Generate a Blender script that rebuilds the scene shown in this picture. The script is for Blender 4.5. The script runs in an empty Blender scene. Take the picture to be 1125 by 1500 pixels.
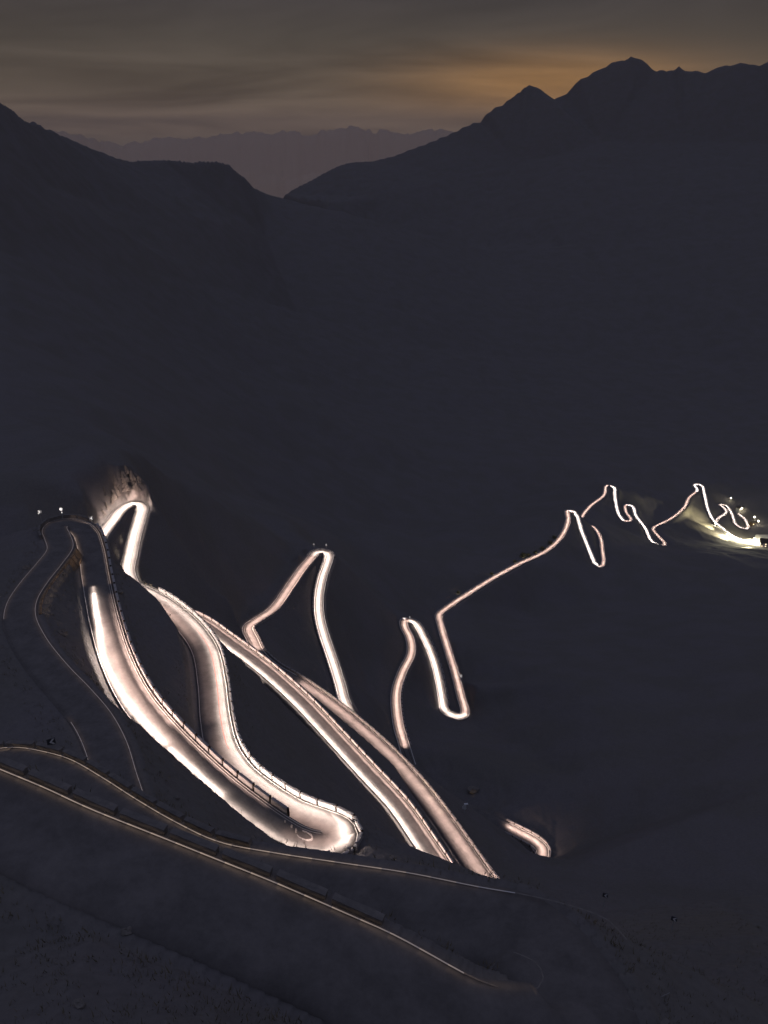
import bpy, math, random
import numpy as np
from mathutils import Vector, geometry

random.seed(7)
rng = np.random.default_rng(7)
S = bpy.context.scene
C = S.collection

# ------------------------------------------------------------------ camera
FPX = 1177.0                      # focal length in pixels of the 1125 x 1500 photograph
CU, CV = 562.5, 750.0
PITCH = math.radians(25.04)
cam_d = bpy.data.cameras.new('camera')
cam = bpy.data.objects.new('camera', cam_d); C.objects.link(cam)
cam_d.sensor_fit = 'VERTICAL'; cam_d.sensor_height = 36.0
cam_d.lens = 36.0 * FPX / 1500.0
cam_d.clip_start = 0.5; cam_d.clip_end = 150000
cam.location = (0, 0, 0)
cam.rotation_euler = (math.pi / 2 - PITCH, 0, 0)
S.camera = cam

# ------------------------------------------------------------------ world: clouded sky after sunset
GLOW = (0.182, 0.981, 0.050)
W = bpy.data.worlds.new('World'); S.world = W; W.use_nodes = True
nt = W.node_tree; nt.nodes.clear()
def wn(t, **k):
    n = nt.nodes.new(t)
    for a, b in k.items(): setattr(n, a, b)
    return n
L = nt.links.new
tc = wn('ShaderNodeTexCoord')
sep = wn('ShaderNodeSeparateXYZ'); L(tc.outputs['Generated'], sep.inputs[0])
def wmath(op, a, b=None, c=None, clamp=False):
    n = wn('ShaderNodeMath', operation=op); n.use_clamp = clamp
    for i, x in enumerate((a, b, c)):
        if x is None: continue
        if isinstance(x, (int, float)): n.inputs[i].default_value = x
        else: L(x, n.inputs[i])
    return n.outputs[0]
ramp = wn('ShaderNodeValToRGB'); L(wmath('MULTIPLY_ADD', sep.outputs[2], 0.5, 0.5), ramp.inputs[0])
cr = ramp.color_ramp
cr.elements[0].position = 0.0; cr.elements[0].color = (0.03, 0.03, 0.036, 1)
cr.elements[1].position = 1.0; cr.elements[1].color = (0.124, 0.142, 0.232, 1)
for p, col in ((0.49, (0.07, 0.06, 0.055)), (0.503, (0.165, 0.118, 0.084)), (0.522, (0.102, 0.080, 0.061)),
               (0.548, (0.060, 0.050, 0.042)), (0.572, (0.039, 0.033, 0.035)), (0.62, (0.070, 0.068, 0.085)), (0.75, (0.108, 0.118, 0.180))):
    e = cr.elements.new(p); e.color = (*col, 1)
# cloud layer: direction projected on a flat layer far overhead
den = wmath('ADD', wmath('MAXIMUM', sep.outputs[2], 0.0), 0.09)
comb = wn('ShaderNodeCombineXYZ')
L(wmath('DIVIDE', sep.outputs[0], den), comb.inputs[0]); L(wmath('DIVIDE', sep.outputs[1], den), comb.inputs[1])
mp = wn('ShaderNodeMapping'); mp.inputs['Scale'].default_value = (0.42, 0.60, 1); mp.inputs['Location'].default_value = (3.1, 7.7, 0)
mp.inputs['Rotation'].default_value = (0, 0, 0.35)
L(comb.outputs[0], mp.inputs[0])
nz = wn('ShaderNodeTexNoise'); nz.inputs['Scale'].default_value = 1.0; nz.inputs['Detail'].default_value = 6; nz.inputs['Roughness'].default_value = 0.55
nz.inputs['Distortion'].default_value = 0.6
L(mp.outputs[0], nz.inputs[0])
cl = wn('ShaderNodeMapRange'); L(nz.outputs[0], cl.inputs[0])
cl.inputs[1].default_value = 0.3; cl.inputs[2].default_value = 0.72; cl.inputs[3].default_value = 1.45; cl.inputs[4].default_value = 0.55
# afterglow behind the right-hand ridge
dot = wn('ShaderNodeVectorMath', operation='DOT_PRODUCT')
nrm = Vector(GLOW).normalized()
L(tc.outputs['Generated'], dot.inputs[0]); dot.inputs[1].default_value = nrm
sqz = wn('ShaderNodeVectorMath', operation='SUBTRACT'); L(tc.outputs['Generated'], sqz.inputs[0]); sqz.inputs[1].default_value = nrm
sqs = wn('ShaderNodeVectorMath', operation='MULTIPLY'); L(sqz.outputs[0], sqs.inputs[0]); sqs.inputs[1].default_value = (1 / 0.125, 1 / 0.6, 1 / 0.024)
ln = wn('ShaderNodeVectorMath', operation='LENGTH'); L(sqs.outputs[0], ln.inputs[0])
g = wmath('EXPONENT', wmath('MULTIPLY', wmath('POWER', ln.outputs['Value'], 2.0), -0.75))
glowc = wn('ShaderNodeMix', data_type='RGBA', blend_type='ADD'); glowc.inputs[0].default_value = 1.0
gl = wn('ShaderNodeMix', data_type='RGBA', blend_type='MIX'); L(g, gl.inputs[0])
gl.inputs[6].default_value = (0, 0, 0, 1); gl.inputs[7].default_value = (0.26, 0.112, 0.014, 1)
L(ramp.outputs[0], glowc.inputs[6]); L(gl.outputs[2], glowc.inputs[7])
mulc = wn('ShaderNodeVectorMath', operation='SCALE'); L(glowc.outputs[2], mulc.inputs[0]); L(cl.outputs[0], mulc.inputs['Scale'])
sky = wn('ShaderNodeTexSky'); sky.sky_type = 'NISHITA'; sky.sun_disc = False
sky.sun_elevation = math.radians(-4.0); sky.sun_rotation = math.atan2(nrm.x, nrm.y)
bg1 = wn('ShaderNodeBackground'); L(sky.outputs[0], bg1.inputs[0]); bg1.inputs[1].default_value = 0.05
bg2 = wn('ShaderNodeBackground'); L(mulc.outputs[0], bg2.inputs[0]); bg2.inputs[1].default_value = 1.0
ad = wn('ShaderNodeAddShader'); L(bg1.outputs[0], ad.inputs[0]); L(bg2.outputs[0], ad.inputs[1])
wo = wn('ShaderNodeOutputWorld'); L(ad.outputs[0], wo.inputs[0])

S.view_settings.view_transform = 'Standard'; S.view_settings.look = 'None'
S.view_settings.exposure = 0.0; S.view_settings.gamma = 1.0
S.cycles.use_denoising = True
S.cycles.max_bounces = 4; S.cycles.diffuse_bounces = 2; S.cycles.glossy_bounces = 1; S.cycles.volume_bounces = 1
S.cycles.sample_clamp_indirect = 2.0

# ------------------------------------------------------------------ geometry of the place
SP, CP = math.sin(PITCH), math.cos(PITCH)
def ray(u, v):
    x = (u - CU) / FPX; d = (v - CV) / FPX
    return np.array([x, CP - d * SP, -SP - d * CP])
def PZ(u, v, z):
    r = ray(u, v); return r * (z / r[2])
def PR(u, v, rh):
    r = ray(u, v); return r * (rh / math.hypot(r[0], r[1]))

def spline(P, step):
    """Centripetal-ish Catmull-Rom through 3D points, resampled at an even step."""
    P = np.array(P, float)
    P = np.vstack([2 * P[0] - P[1], P, 2 * P[-1] - P[-2]])
    out = []
    for i in range(1, len(P) - 2):
        p0, p1, p2, p3 = P[i - 1:i + 3]
        t0 = 0; t1 = t0 + max(np.linalg.norm(p1 - p0), 1e-3) ** .5
        t2 = t1 + max(np.linalg.norm(p2 - p1), 1e-3) ** .5; t3 = t2 + max(np.linalg.norm(p3 - p2), 1e-3) ** .5
        n = max(6, int(np.linalg.norm(p2 - p1) / 0.7))
        for t in np.linspace(t1, t2, n, endpoint=False):
            A1 = (t1 - t) / (t1 - t0) * p0 + (t - t0) / (t1 - t0) * p1
            A2 = (t2 - t) / (t2 - t1) * p1 + (t - t1) / (t2 - t1) * p2
            A3 = (t3 - t) / (t3 - t2) * p2 + (t - t2) / (t3 - t2) * p3
            B1 = (t2 - t) / (t2 - t0) * A1 + (t - t0) / (t2 - t0) * A2
            B2 = (t3 - t) / (t3 - t1) * A2 + (t - t1) / (t3 - t1) * A3
            out.append((t2 - t) / (t2 - t1) * B1 + (t - t1) / (t2 - t1) * B2)
    out.append(P[-2])
    return resample(np.array(out), step)
def resample(out, step):
    s = np.concatenate([[0], np.cumsum(np.linalg.norm(np.diff(out, axis=0), axis=1))])
    n = max(2, int(s[-1] / step) + 1)
    q = np.linspace(0, s[-1], n)
    return np.stack([np.interp(q, s, out[:, k]) for k in range(3)], 1)
def frames(P):
    T = np.gradient(P, axis=0); T[:, 2] = 0
    for _ in range(2):
        T[1:-1] = (T[:-2] + 2 * T[1:-1] + T[2:]) / 4
    T /= np.linalg.norm(T, axis=1)[:, None] + 1e-9
    N = np.stack([T[:, 1], -T[:, 0], 0 * T[:, 0]], 1)       # to the right of travel
    return T, N

# every road runs downhill; (u, v, height) are sight lines met at a height below the viewpoint
A_line = [PZ(u, v, z) for u, v, z in ((-90, 1090, -43.5), (0, 1128, -44), (65, 1155, -44.4), (130, 1185, -44.8), (240, 1229, -45.5), (320, 1261, -46),
          (400, 1293, -46.6), (511, 1341, -47.4), (578, 1371, -47.9), (635, 1402, -48.3), (684, 1429, -48.6), (720, 1444, -48.9), (755, 1453, -49.2),
          (787, 1449, -49.5), (796, 1431, -49.8), (782, 1409, -50.6), (755, 1397, -51.5), (738, 1390, -52.1))]
B_line = [PZ(u, v, z) for u, v, z in ((918, 1378, -51.0), (892, 1350, -51.3), (850, 1332, -51.7), (780, 1314, -52.2), (700, 1300, -52.8), (600, 1280, -53.5), (500, 1265, -54.2), (400, 1250, -55),
          (320, 1234, -55.8), (257, 1205, -56.6), (200, 1172, -57.4), (150, 1140, -58.2), (100, 1112, -59), (60, 1101, -59.6), (30, 1096, -60), (0, 1097, -60.5), (-60, 1112, -61.2), (-120, 1150, -62))]
Aw = 3.3
a = spline(A_line, 1.0); T, N = frames(a); ca = a + N * Aw            # camera side of its far line
b = spline(B_line, 1.0); T, N = frames(b); cb = b - N * Aw
k_end = int(len(ca) * 1.0)
apex = PZ(860, 1400, -50.9)
dd = np.linalg.norm(ca[len(ca) * 2 // 3:, None, :2] - cb[None, :40, :2], axis=2); i_, j_ = np.unravel_index(np.argmin(dd), dd.shape)
AB = np.vstack([ca[:len(ca) * 2 // 3 + i_ - 1], cb[j_ + 2:]])
AB = spline(AB[::4], 1.0)
roads = {}
def road(key, pts, w, step=1.5):
    roads[key] = dict(P=spline([PZ(*p) for p in pts], step), w=w)
roads['AB'] = dict(P=AB, w=2 * Aw + 0.5)
road('R01', [(300, 1330, -80), (235, 1265, -82), (190, 1205, -84), (171, 1150, -85.5), (156, 1095, -86.7), (136, 1055, -87.6), (108, 1020, -88.3), (76, 985, -89.2), (44, 942, -90.2),
             (29, 905, -91), (33, 880, -91.4), (50, 853, -91.9), (72, 826, -92.4), (88, 803, -92.9), (84, 786, -93.2), (80, 775, -93.5), (86, 768, -93.7), (102, 767, -94), (122, 777, -94.4), (133, 803, -95),
             (140, 845, -95.8), (152, 905, -97), (170, 965, -98.1), (197, 1020, -99.2), (231, 1064, -100.2), (271, 1106, -101.3), (315, 1147, -102.4),
             (360, 1183, -103.4), (402, 1213, -104.2), (436, 1232, -104.8), (465, 1239, -105.2), (487, 1236, -105.5), (497, 1226, -105.8), (492, 1215, -106.1), (470, 1206, -106.5),
             (430, 1191, -107.2), (385, 1163, -108.2), (348, 1132, -109.2), (325, 1095, -110.2), (315, 1050, -111.4), (310, 1000, -112.8), (299, 950, -114.2), (272, 913, -115.6),
             (236, 883, -117), (203, 866, -118), (172, 856, -119)], 6.7, 1.0)
road('R23', [(120, 830, -141), (135, 808, -142.5), (150, 783, -144), (166, 762, -145.5), (180, 745, -147), (197, 737, -148.2), (207, 742, -149), (204, 760, -150.2), (197, 785, -151.5), (191, 812, -153), (187, 840, -154.5),
             (205, 872, -156.5), (245, 892, -158.5), (290, 909, -160.5), (335, 940, -163), (385, 977, -165.5), (440, 1026, -168), (490, 1079, -170.3), (536, 1129, -172.3),
             (585, 1182, -174.2), (619, 1231, -175.8), (646, 1272, -177), (672, 1322, -178.3), (720, 1370, -180), (800, 1400, -182), (860, 1395, -184), (860, 1370, -186), (800, 1350, -188.5),
             (745, 1328, -191), (713, 1294, -193), (687, 1257, -194.8), (655, 1211, -197), (622, 1166, -199.5), (588, 1126, -202), (550, 1088, -204.8), (505, 1049, -208), (462, 1016, -211), (427, 993, -213.5), (400, 977, -216), (380, 958, -218.5),
             (370, 938, -221), (363, 919, -223.5), (377, 908, -225.5), (400, 892, -228.5), (420, 865, -232.5), (440, 836, -237), (456, 817, -241), (462, 810, -242.2), (472, 808, -243.2), (482, 812, -244.2), (481, 822, -245.2), (474, 842, -247), (468, 870, -249.5), (468, 900, -252),
             (475, 930, -254), (487, 965, -256.5), (498, 1000, -259), (508, 1033, -261), (545, 1085, -264.5), (640, 1160, -269), (735, 1208, -273.5), (763, 1222, -275), (783, 1233, -276), (795, 1246, -277), (785, 1262, -278), (735, 1255, -280.5), (655, 1190, -285), (602, 1125, -289)], 6.2, 1.5)
roads['R23']['P'] = roads['R23']['P']
road('R6', [(602, 1125, -289), (592, 1092, -290.5), (583, 1060, -292.5), (580, 1015, -296), (589, 985, -299), (602, 957, -302), (600, 935, -304.5), (592, 918, -306.5), (593, 909, -308), (607, 911, -309.5), (621, 933, -313),
            (635, 965, -318), (644, 1000, -323), (649, 1028, -328), (652, 1042, -330), (662, 1047, -331.5), (676, 1050, -333), (681, 1045, -334), (675, 1020, -336), (666, 985, -341), (655, 950, -347), (645, 915, -353), (643, 900, -356),
            (655, 890, -358), (680, 873, -361), (720, 848, -366), (760, 826, -371), (798, 808, -376), (822, 786, -380.5), (832, 762, -385), (832, 748, -388), (841, 750, -389.5)], 6.6, 1.5)
road('R6b', [(832, 748, -388), (841, 750, -389.5), (853, 780, -394), (866, 812, -398), (875, 830, -400.5), (882, 829, -402),
            (882, 805, -405), (878, 785, -408), (867, 771, -411), (852, 768, -414), (852, 758, -417), (865, 741, -421), (884, 726, -425), (890, 711, -429), (899, 713, -431), (901, 728, -432.5), (908, 756, -434.5), (916, 764, -436), (924, 762, -437), (917, 751, -439), (917, 740, -441.5),
            (926, 741, -443), (932, 756, -444.5), (945, 773, -447), (957, 795, -449), (967, 799, -450.5), (974, 798, -452), (965, 787, -454), (956, 775, -457), (962, 770, -459), (982, 760, -463), (1002, 743, -467), (1009, 729, -471), (1021, 718, -474.5), (1017, 710, -477),
            (1027, 710, -478.5), (1032, 724, -480), (1037, 745, -482), (1046, 763, -484), (1060, 775, -486), (1075, 787, -488), (1100, 797, -490), (1135, 802, -492)], 5.2, 2.0)
road('R7', [(1047, 768, -486), (1051, 760, -488), (1063, 751, -491), (1060, 744, -493.5), (1053, 739, -495.5), (1063, 740, -497), (1072, 752, -498), (1080, 770, -499), (1092, 775, -500.5), (1095, 771, -502), (1089, 759, -504), (1081, 753, -506)], 5.6, 2.0)

# control points of the bare ground
ground = []
def gz(*pts): ground.extend([PZ(*p) for p in pts])
def gr(*pts): ground.extend([PR(*p) for p in pts])
def line(pts, n=8, mode='Z'):
    f = PZ if mode == 'Z' else PR
    Q = np.array(pts, float)
    s = np.linspace(0, len(Q) - 1, (len(Q) - 1) * n + 1)
    for t in s:
        i = min(int(t), len(Q) - 2); q = Q[i] + (Q[i + 1] - Q[i]) * (t - i)
        ground.append(f(*q))
# shoulder that hides the upper end of the second stretch
line([(150, 815, -99.5), (175, 838, -101), (200, 851, -102.5), (232, 878, -104), (257, 915, -106), (266, 950, -107.5), (272, 1000, -108.5), (277, 1045, -107.5)], 6)
line([(462, 1024, -199), (498, 1053, -197), (532, 1079, -195), (578, 1120, -192), (606, 1166, -189), (637, 1213, -186), (664, 1262, -184)], 6)
# high cut bank hiding the near half of the broad road towards its lower end
line([(205, 1060, -92.6), (228, 1084, -93.4), (248, 1101, -94.2), (282, 1133, -95.2), (320, 1165, -96.2), (348, 1188, -96.9), (376, 1210, -97.6), (402, 1229, -98.2), (418, 1236, -98.6)], 5)
# rubble bank beside the rightmost near road
for u, v, z in ((622, 1141, -197.5), (632, 1149, -196.8), (642, 1160, -196), (650, 1173, -195.3), (657, 1188, -194.8)):
    p = PZ(u, v, z); ground.append(p); q = p * 1.05; q[2] = p[2] - 7; ground.append(q)
# lips in front of the bend far down on the right
line([(735, 1216, -245), (755, 1228, -245), (772, 1243, -242), (788, 1262, -238), (812, 1268, -232), (850, 1262, -228)], 5)
# knoll hiding the return below the near roads
line([(700, 1360, -85), (800, 1370, -86), (900, 1385, -84), (1000, 1380, -84), (1125, 1370, -84)], 4)
line([(860, 1340, -125), (950, 1330, -130), (1125, 1310, -130)], 4)
# cut bank beside the toothed wall, and the ground dropping behind it
for u, v, z in ((352, 911, -217), (364, 893, -218.5), (384, 879, -221), (402, 862, -224.5), (420, 838, -229.5), (436, 814, -235), (448, 803, -238.5)):
    p = PZ(u, v, z); ground.append(p); q = p * 1.06; q[2] = p[2] - 9; ground.append(q)
gz((46, 908, -93.8), (51, 895, -94.8), (60, 882, -95.5), (72, 868, -96.2), (86, 850, -97), (98, 832, -97.2), (108, 815, -97))
# rocky spur behind the bend on the left
gr((148, 738, 316), (158, 722, 326), (170, 710, 333), (185, 703, 339), (200, 706, 341), (214, 716, 343), (224, 730, 341),
   (140, 715, 322), (155, 696, 336), (175, 684, 348), (195, 682, 352), (212, 694, 354), (150, 670, 352), (178, 655, 372), (200, 655, 378), (120, 720, 318), (110, 690, 335), (130, 650, 372))
# middle distance and valley floor: (u, v, horizontal distance)
gr((0, 700, 330), (60, 690, 350), (255, 700, 430), (320, 720, 560), (400, 740, 640), (500, 760, 740), (600, 780, 830),
   (700, 760, 960), (780, 720, 1080), (870, 690, 1180), (980, 690, 1260), (1080, 700, 1300), (1125, 720, 1260), (1250, 730, 1300),
   (0, 600, 520), (100, 600, 560), (200, 610, 620), (300, 640, 760), (400, 660, 880), (520, 690, 1000), (650, 690, 1100),
   (0, 480, 800), (100, 480, 900), (200, 500, 1000), (300, 530, 1150), (400, 560, 1350), (520, 590, 1450), (650, 610, 1500), (800, 620, 1600), (950, 620, 1700), (1125, 630, 1750), (1250, 640, 1700),
   (0, 360, 1100), (100, 380, 1250), (200, 400, 1450), (300, 420, 1700), (380, 440, 1900), (440, 470, 2000), (560, 500, 2000), (700, 520, 2100), (850, 530, 2200), (1000, 530, 2300), (1125, 530, 2300), (1250, 530, 2300),
   (60, 270, 1500), (160, 310, 1800), (250, 320, 2000), (330, 330, 2200), (390, 350, 2500), (440, 360, 3400), (480, 380, 3500), (540, 370, 3600), (620, 365, 3600), (720, 370, 3100), (850, 360, 3200), (1000, 350, 3200), (1125, 350, 3200), (1250, 350, 3200),
   (480, 300, 3800), (560, 290, 4000), (650, 270, 4200), (760, 240, 4400), (880, 210, 4500), (1000, 210, 4500), (1125, 210, 4500), (1250, 210, 4500),
   (430, 1150, 200), (400, 1090, 210), (560, 1240, 130), (850, 1150, 300), (950, 1150, 300), (1125, 1150, 300), (700, 1000, 430), (850, 1000, 430), (1000, 1000, 450), (1125, 1000, 450),
   (780, 900, 640), (900, 890, 680), (1125, 880, 720), (1250, 880, 720), (1250, 1000, 450), (1300, 1150, 300),
   (240, 760, 360), (280, 820, 330), (330, 860, 330), (540, 860, 520), (560, 820, 620), (420, 760, 540), (520, 960, 400), (540, 1020, 370))
ridge_left = [(-160, 60), (-80, 105), (0, 153), (30, 174), (62, 190), (100, 204), (135, 220), (165, 233), (200, 236), (235, 235), (262, 236), (278, 240), (290, 238), (305, 240),
              (318, 238), (336, 242), (348, 254), (362, 266), (372, 276), (388, 283), (405, 290)]
rl = np.array(ridge_left, float); rd = np.interp(rl[:, 0], [-160, 0, 165, 330, 405], [1500, 1700, 2300, 2700, 3000])
line([(u, v, d) for (u, v), d in zip(ridge_left, rd)], 6, 'R')
ridge_right = [(415, 288), (430, 279), (455, 266), (480, 250), (495, 243), (520, 238), (548, 236), (558, 234), (585, 226), (612, 215), (640, 205), (660, 196), (680, 186), (692, 181), (704, 179),
               (712, 168), (722, 160), (737, 153), (744, 148), (752, 140), (762, 135), (768, 127), (776, 125), (788, 129), (798, 136), (806, 142), (812, 146), (820, 142), (828, 138),
               (838, 129), (850, 116), (868, 108), (885, 98), (902, 90), (920, 86), (929, 79), (937, 86), (950, 94), (962, 104), (968, 102), (976, 106), (988, 103), (994, 96), (1003, 104), (1018, 105),
               (1032, 107), (1050, 99), (1070, 96), (1085, 91), (1100, 94), (1112, 95), (1125, 88), (1180, 70), (1260, 90), (1340, 70)]
rr = np.array(ridge_right, float); rd = np.interp(rr[:, 0], [415, 560, 800, 930, 1125, 1340], [4300, 4700, 5000, 5100, 5000, 4800])
line([(u, v, d) for (u, v), d in zip(ridge_right, rd)], 5, 'R')
# land falling away behind both ridges
for (u, v), d in zip(ridge_left[::2], np.interp(rl[::2, 0], [-160, 0, 165, 330, 405], [1500, 1700, 2300, 2700, 3000])):
    p = PR(u, v, d * 1.18); p[2] -= d * 0.14; ground.append(p)
for (u, v), d in zip(ridge_right[::3], np.interp(rr[::3, 0], [415, 560, 800, 930, 1125, 1340], [4300, 4700, 5000, 5100, 5000, 4800])):
    p = PR(u, v, d * 1.12); p[2] -= d * 0.16; ground.append(p)
    p = PR(u, v, 6400); p[2] = -1300; ground.append(p)
for azd in np.linspace(-62, -8, 9):
    for d in (4200, 6400):
        az = math.radians(azd); ground.append(np.array([d * math.sin(az), d * math.cos(az), -900 if d > 5000 else -700]))
# ground at the viewer's feet and the flanks outside the frame
def pol(azd, d, z):
    az = math.radians(azd); ground.append(np.array([d * math.sin(az), d * math.cos(az), z]))
for azd in np.linspace(-64, 64, 25):
    pol(azd, 2.0, -7.0); pol(azd, 5, -13); pol(azd, 12, -23.5); pol(azd, 20, -34.5)
for azd in (-64, -54, -46):
    for d, z in ((45, -47), (75, -66), (120, -86), (180, -104), (300, -135), (520, -150), (900, -120), (1500, 60), (2300, 0)): pol(azd, d, z)
for azd in (46, 55, 64):
    for d, z in ((34, -46), (50, -60), (80, -88), (130, -130), (220, -205), (400, -300), (700, -400), (1100, -470), (1700, -450), (2400, -360), (3300, -150), (4400, 250), (5200, 300), (6400, -1000)): pol(azd, d, z)

# samples along all roads
RS = []                                         # x, y, z, halfwidth
for k, r in roads.items():
    P = resample(r['P'], 1.0); hw = np.full(len(P), r['w'] / 2); RS.append(np.column_stack([P, hw]))
RS = np.vstack(RS)
def near_road(p, slack):
    d = np.hypot(RS[:, 0] - p[0], RS[:, 1] - p[1]) - RS[:, 3]
    return d.min() < slack
pts3 = [p for p in ground if not near_road(p, 1.5)]
for k, r in roads.items():
    P = resample(r['P'], 3.0); T, N = frames(P); h = r['w'] / 2
    for s in (-1, 0, 1):
        for p in P + N * s * (h + 0.7):
            p = p.copy()
            if s and near_road(p, 0.45): continue
            pts3.append(p)
pts3 = np.array(pts3)
vo, eo, fo, ov, oe, of = geometry.delaunay_2d_cdt([Vector((p[0], p[1])) for p in pts3], [], [], 0, 1e-4)
vz = np.array([pts3[o[0]][2] for o in ov]); vxy = np.array([(v.x, v.y) for v in vo])
# polar grid
az = np.concatenate([np.linspace(-60, -43, 30, endpoint=False), np.linspace(-43, 43, 640), np.linspace(43, 60, 31)[1:]]) * math.pi / 180
rs = [2.5]
while rs[-1] < 6300:
    r_ = rs[-1]
    k_ = 0.03 if r_ < 25 else 0.007 if r_ < 60 else 0.005 if r_ < 420 else 0.0042 if r_ < 1100 else 0.0075 if r_ < 1600 else 0.0055 if r_ < 3300 else 0.008 if r_ < 4050 else 0.0042 if r_ < 5300 else 0.04
    rs.append(r_ * (1 + k_))
rs = np.array(rs)
NR, NA = len(rs), len(az)
RR, AA = np.meshgrid(rs, az, indexing='ij')
X = RR * np.sin(AA); Y = RR * np.cos(AA)
Z = np.full(X.shape, np.nan)
for f in fo:
    if len(f) != 3: continue
    p = vxy[list(f)]; z = vz[list(f)]
    det = (p[1, 1] - p[2, 1]) * (p[0, 0] - p[2, 0]) + (p[2, 0] - p[1, 0]) * (p[0, 1] - p[2, 1])
    if abs(det) < 1e-9: continue
    aa = np.arctan2(p[:, 0], p[:, 1]); ra = np.hypot(p[:, 0], p[:, 1])
    # chords can pass nearer to the origin than their corners
    rmin = ra.min()
    for i in range(3):
        q0, q1 = p[i], p[(i + 1) % 3]; dd = q1 - q0
        t = np.clip(-(q0 @ dd) / (dd @ dd + 1e-12), 0, 1); rmin = min(rmin, np.linalg.norm(q0 + dd * t))
    i0 = max(np.searchsorted(rs, rmin) - 1, 0); i1 = min(np.searchsorted(rs, ra.max()) + 1, NR)
    j0 = max(np.searchsorted(az, aa.min()) - 1, 0); j1 = min(np.searchsorted(az, aa.max()) + 1, NA)
    if i0 >= i1 or j0 >= j1: continue
    x = X[i0:i1, j0:j1]; y = Y[i0:i1, j0:j1]
    l0 = ((p[1, 1] - p[2, 1]) * (x - p[2, 0]) + (p[2, 0] - p[1, 0]) * (y - p[2, 1])) / det
    l1 = ((p[2, 1] - p[0, 1]) * (x - p[2, 0]) + (p[0, 0] - p[2, 0]) * (y - p[2, 1])) / det
    l2 = 1 - l0 - l1
    m = (l0 >= -1e-6) & (l1 >= -1e-6) & (l2 >= -1e-6)
    sub = Z[i0:i1, j0:j1]; sub[m] = (l0 * z[0] + l1 * z[1] + l2 * z[2])[m]
for _ in range(60):                               # fill cells outside the hull
    m = np.isnan(Z)
    if not m.any(): break
    for sh in ((0, 1), (0, -1), (1, 1), (1, -1)):
        R_ = np.roll(Z, sh[1], sh[0]); mm = np.isnan(Z) & ~np.isnan(R_); Z[mm] = R_[mm]
Z = np.nan_to_num(Z, nan=-50.0)
# distance to the nearest road, and its height
D = np.full(X.shape, 1e3); ZR = np.zeros(X.shape)
for sx, sy, sz, hw in RS:
    r0 = math.hypot(sx, sy); a0 = math.atan2(sx, sy); reach = hw + 14
    i0, i1 = np.searchsorted(rs, [r0 - reach, r0 + reach]); j0, j1 = np.searchsorted(az, [a0 - reach / r0, a0 + reach / r0])
    if i0 >= i1 or j0 >= j1: continue
    d = np.hypot(X[i0:i1, j0:j1] - sx, Y[i0:i1, j0:j1] - sy) - hw
    sub = D[i0:i1, j0:j1]; m = d < sub
    sub[m] = d[m]; ZR[i0:i1, j0:j1][m] = sz

def vnoise(x, y, seed):
    xi = np.floor(x).astype(np.int64); yi = np.floor(y).astype(np.int64); fx = x - xi; fy = y - yi
    fx = fx * fx * fx * (fx * (fx * 6 - 15) + 10); fy = fy * fy * fy * (fy * (fy * 6 - 15) + 10)
    def h(a, b):
        n = (a * 374761393 + b * 668265263 + seed * 974711) & 0x7fffffff
        n = ((n ^ (n >> 13)) * 1274126177) & 0x7fffffff
        return ((n ^ (n >> 16)) & 0xffff) / 32767.5 - 1
    return (h(xi, yi) * (1 - fx) + h(xi + 1, yi) * fx) * (1 - fy) + (h(xi, yi + 1) * (1 - fx) + h(xi + 1, yi + 1) * fx) * fy
def fbm(x, y, scale, octs, seed, gain=.5, ridged=False):
    t = 0; a_ = 1; s_ = 0
    for o in range(octs):
        n = vnoise(x / scale * 2 ** o + 13.7 * o, y / scale * 2 ** o - 7.1 * o, seed + o)
        if ridged: n = 1 - 2 * np.abs(n)
        t = t + a_ * n; s_ += a_; a_ *= gain
    return t / s_
def blur(A_):
    B_ = A_.copy(); B_[1:-1] = (A_[:-2] + 2 * A_[1:-1] + A_[2:]) / 4
    C_ = B_.copy(); C_[:, 1:-1] = (B_[:, :-2] + 2 * B_[:, 1:-1] + B_[:, 2:]) / 4
    return C_
# keep the ridges sharp while rounding the facets of the rest
rid = np.clip((RR - 1300) / 300, 0, 1)
sm = Z.copy()
for _ in range(14): sm = blur(sm)
wgt = np.clip((D - 2) / 8, 0, 1) * (1 - rid)
Z = Z * (1 - wgt) + sm * wgt
free = np.clip((D - 0.3) / 7, 0, 1)
far = np.clip((RR - 350) / 900, 0, 1)
Z += free * (fbm(X, Y, 26, 4, 3) * 1.3 * (1 - far) + fbm(X, Y, 3.2, 3, 9) * 0.38 * (1 - far))
Z += np.clip((D - 0.1) / 1.6, 0, 1) * (fbm(X, Y, 1.5, 2, 31) * 0.22) * (RR < 420)
calm = np.where(Y < 3150, .5, np.clip((4900 - RR) / 900, .35, 1.0))
Z += free * far * calm * (fbm(X, Y, 330, 6, 21, .55, True) * 26 + fbm(X, Y, 60, 3, 27) * 5) * np.clip(1.35 - rid * 0.9, 0.25, 1)
Z += far * rid * calm * fbm(X, Y, 90, 5, 51, .6, True) * 9
farb = RR > 1250

Z += np.clip((RR - 1250) / 300, 0, 1) * calm * (fbm(X, Y, 80, 4, 61, .75, True) * 6 + fbm(X, Y, 190, 4, 67, .8, True) * 7 * np.clip((RR - 3600) / 500, 0, 1))
# bed the roads
Zc = np.where(D < 0.75, ZR - 0.16, Z)
tt = np.clip((D - 0.75) / 1.0, 0, 1)
Zc = np.where((D >= 0.75) & (D < 1.75), (ZR - 0.16) * (1 - tt) + Z * tt, Zc)
cell = RR * 0.0038
Zc = np.where((RR > 380) & (D < 0.75 + 0.6 * cell), ZR - 0.35, Zc)
Z = Zc

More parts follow.
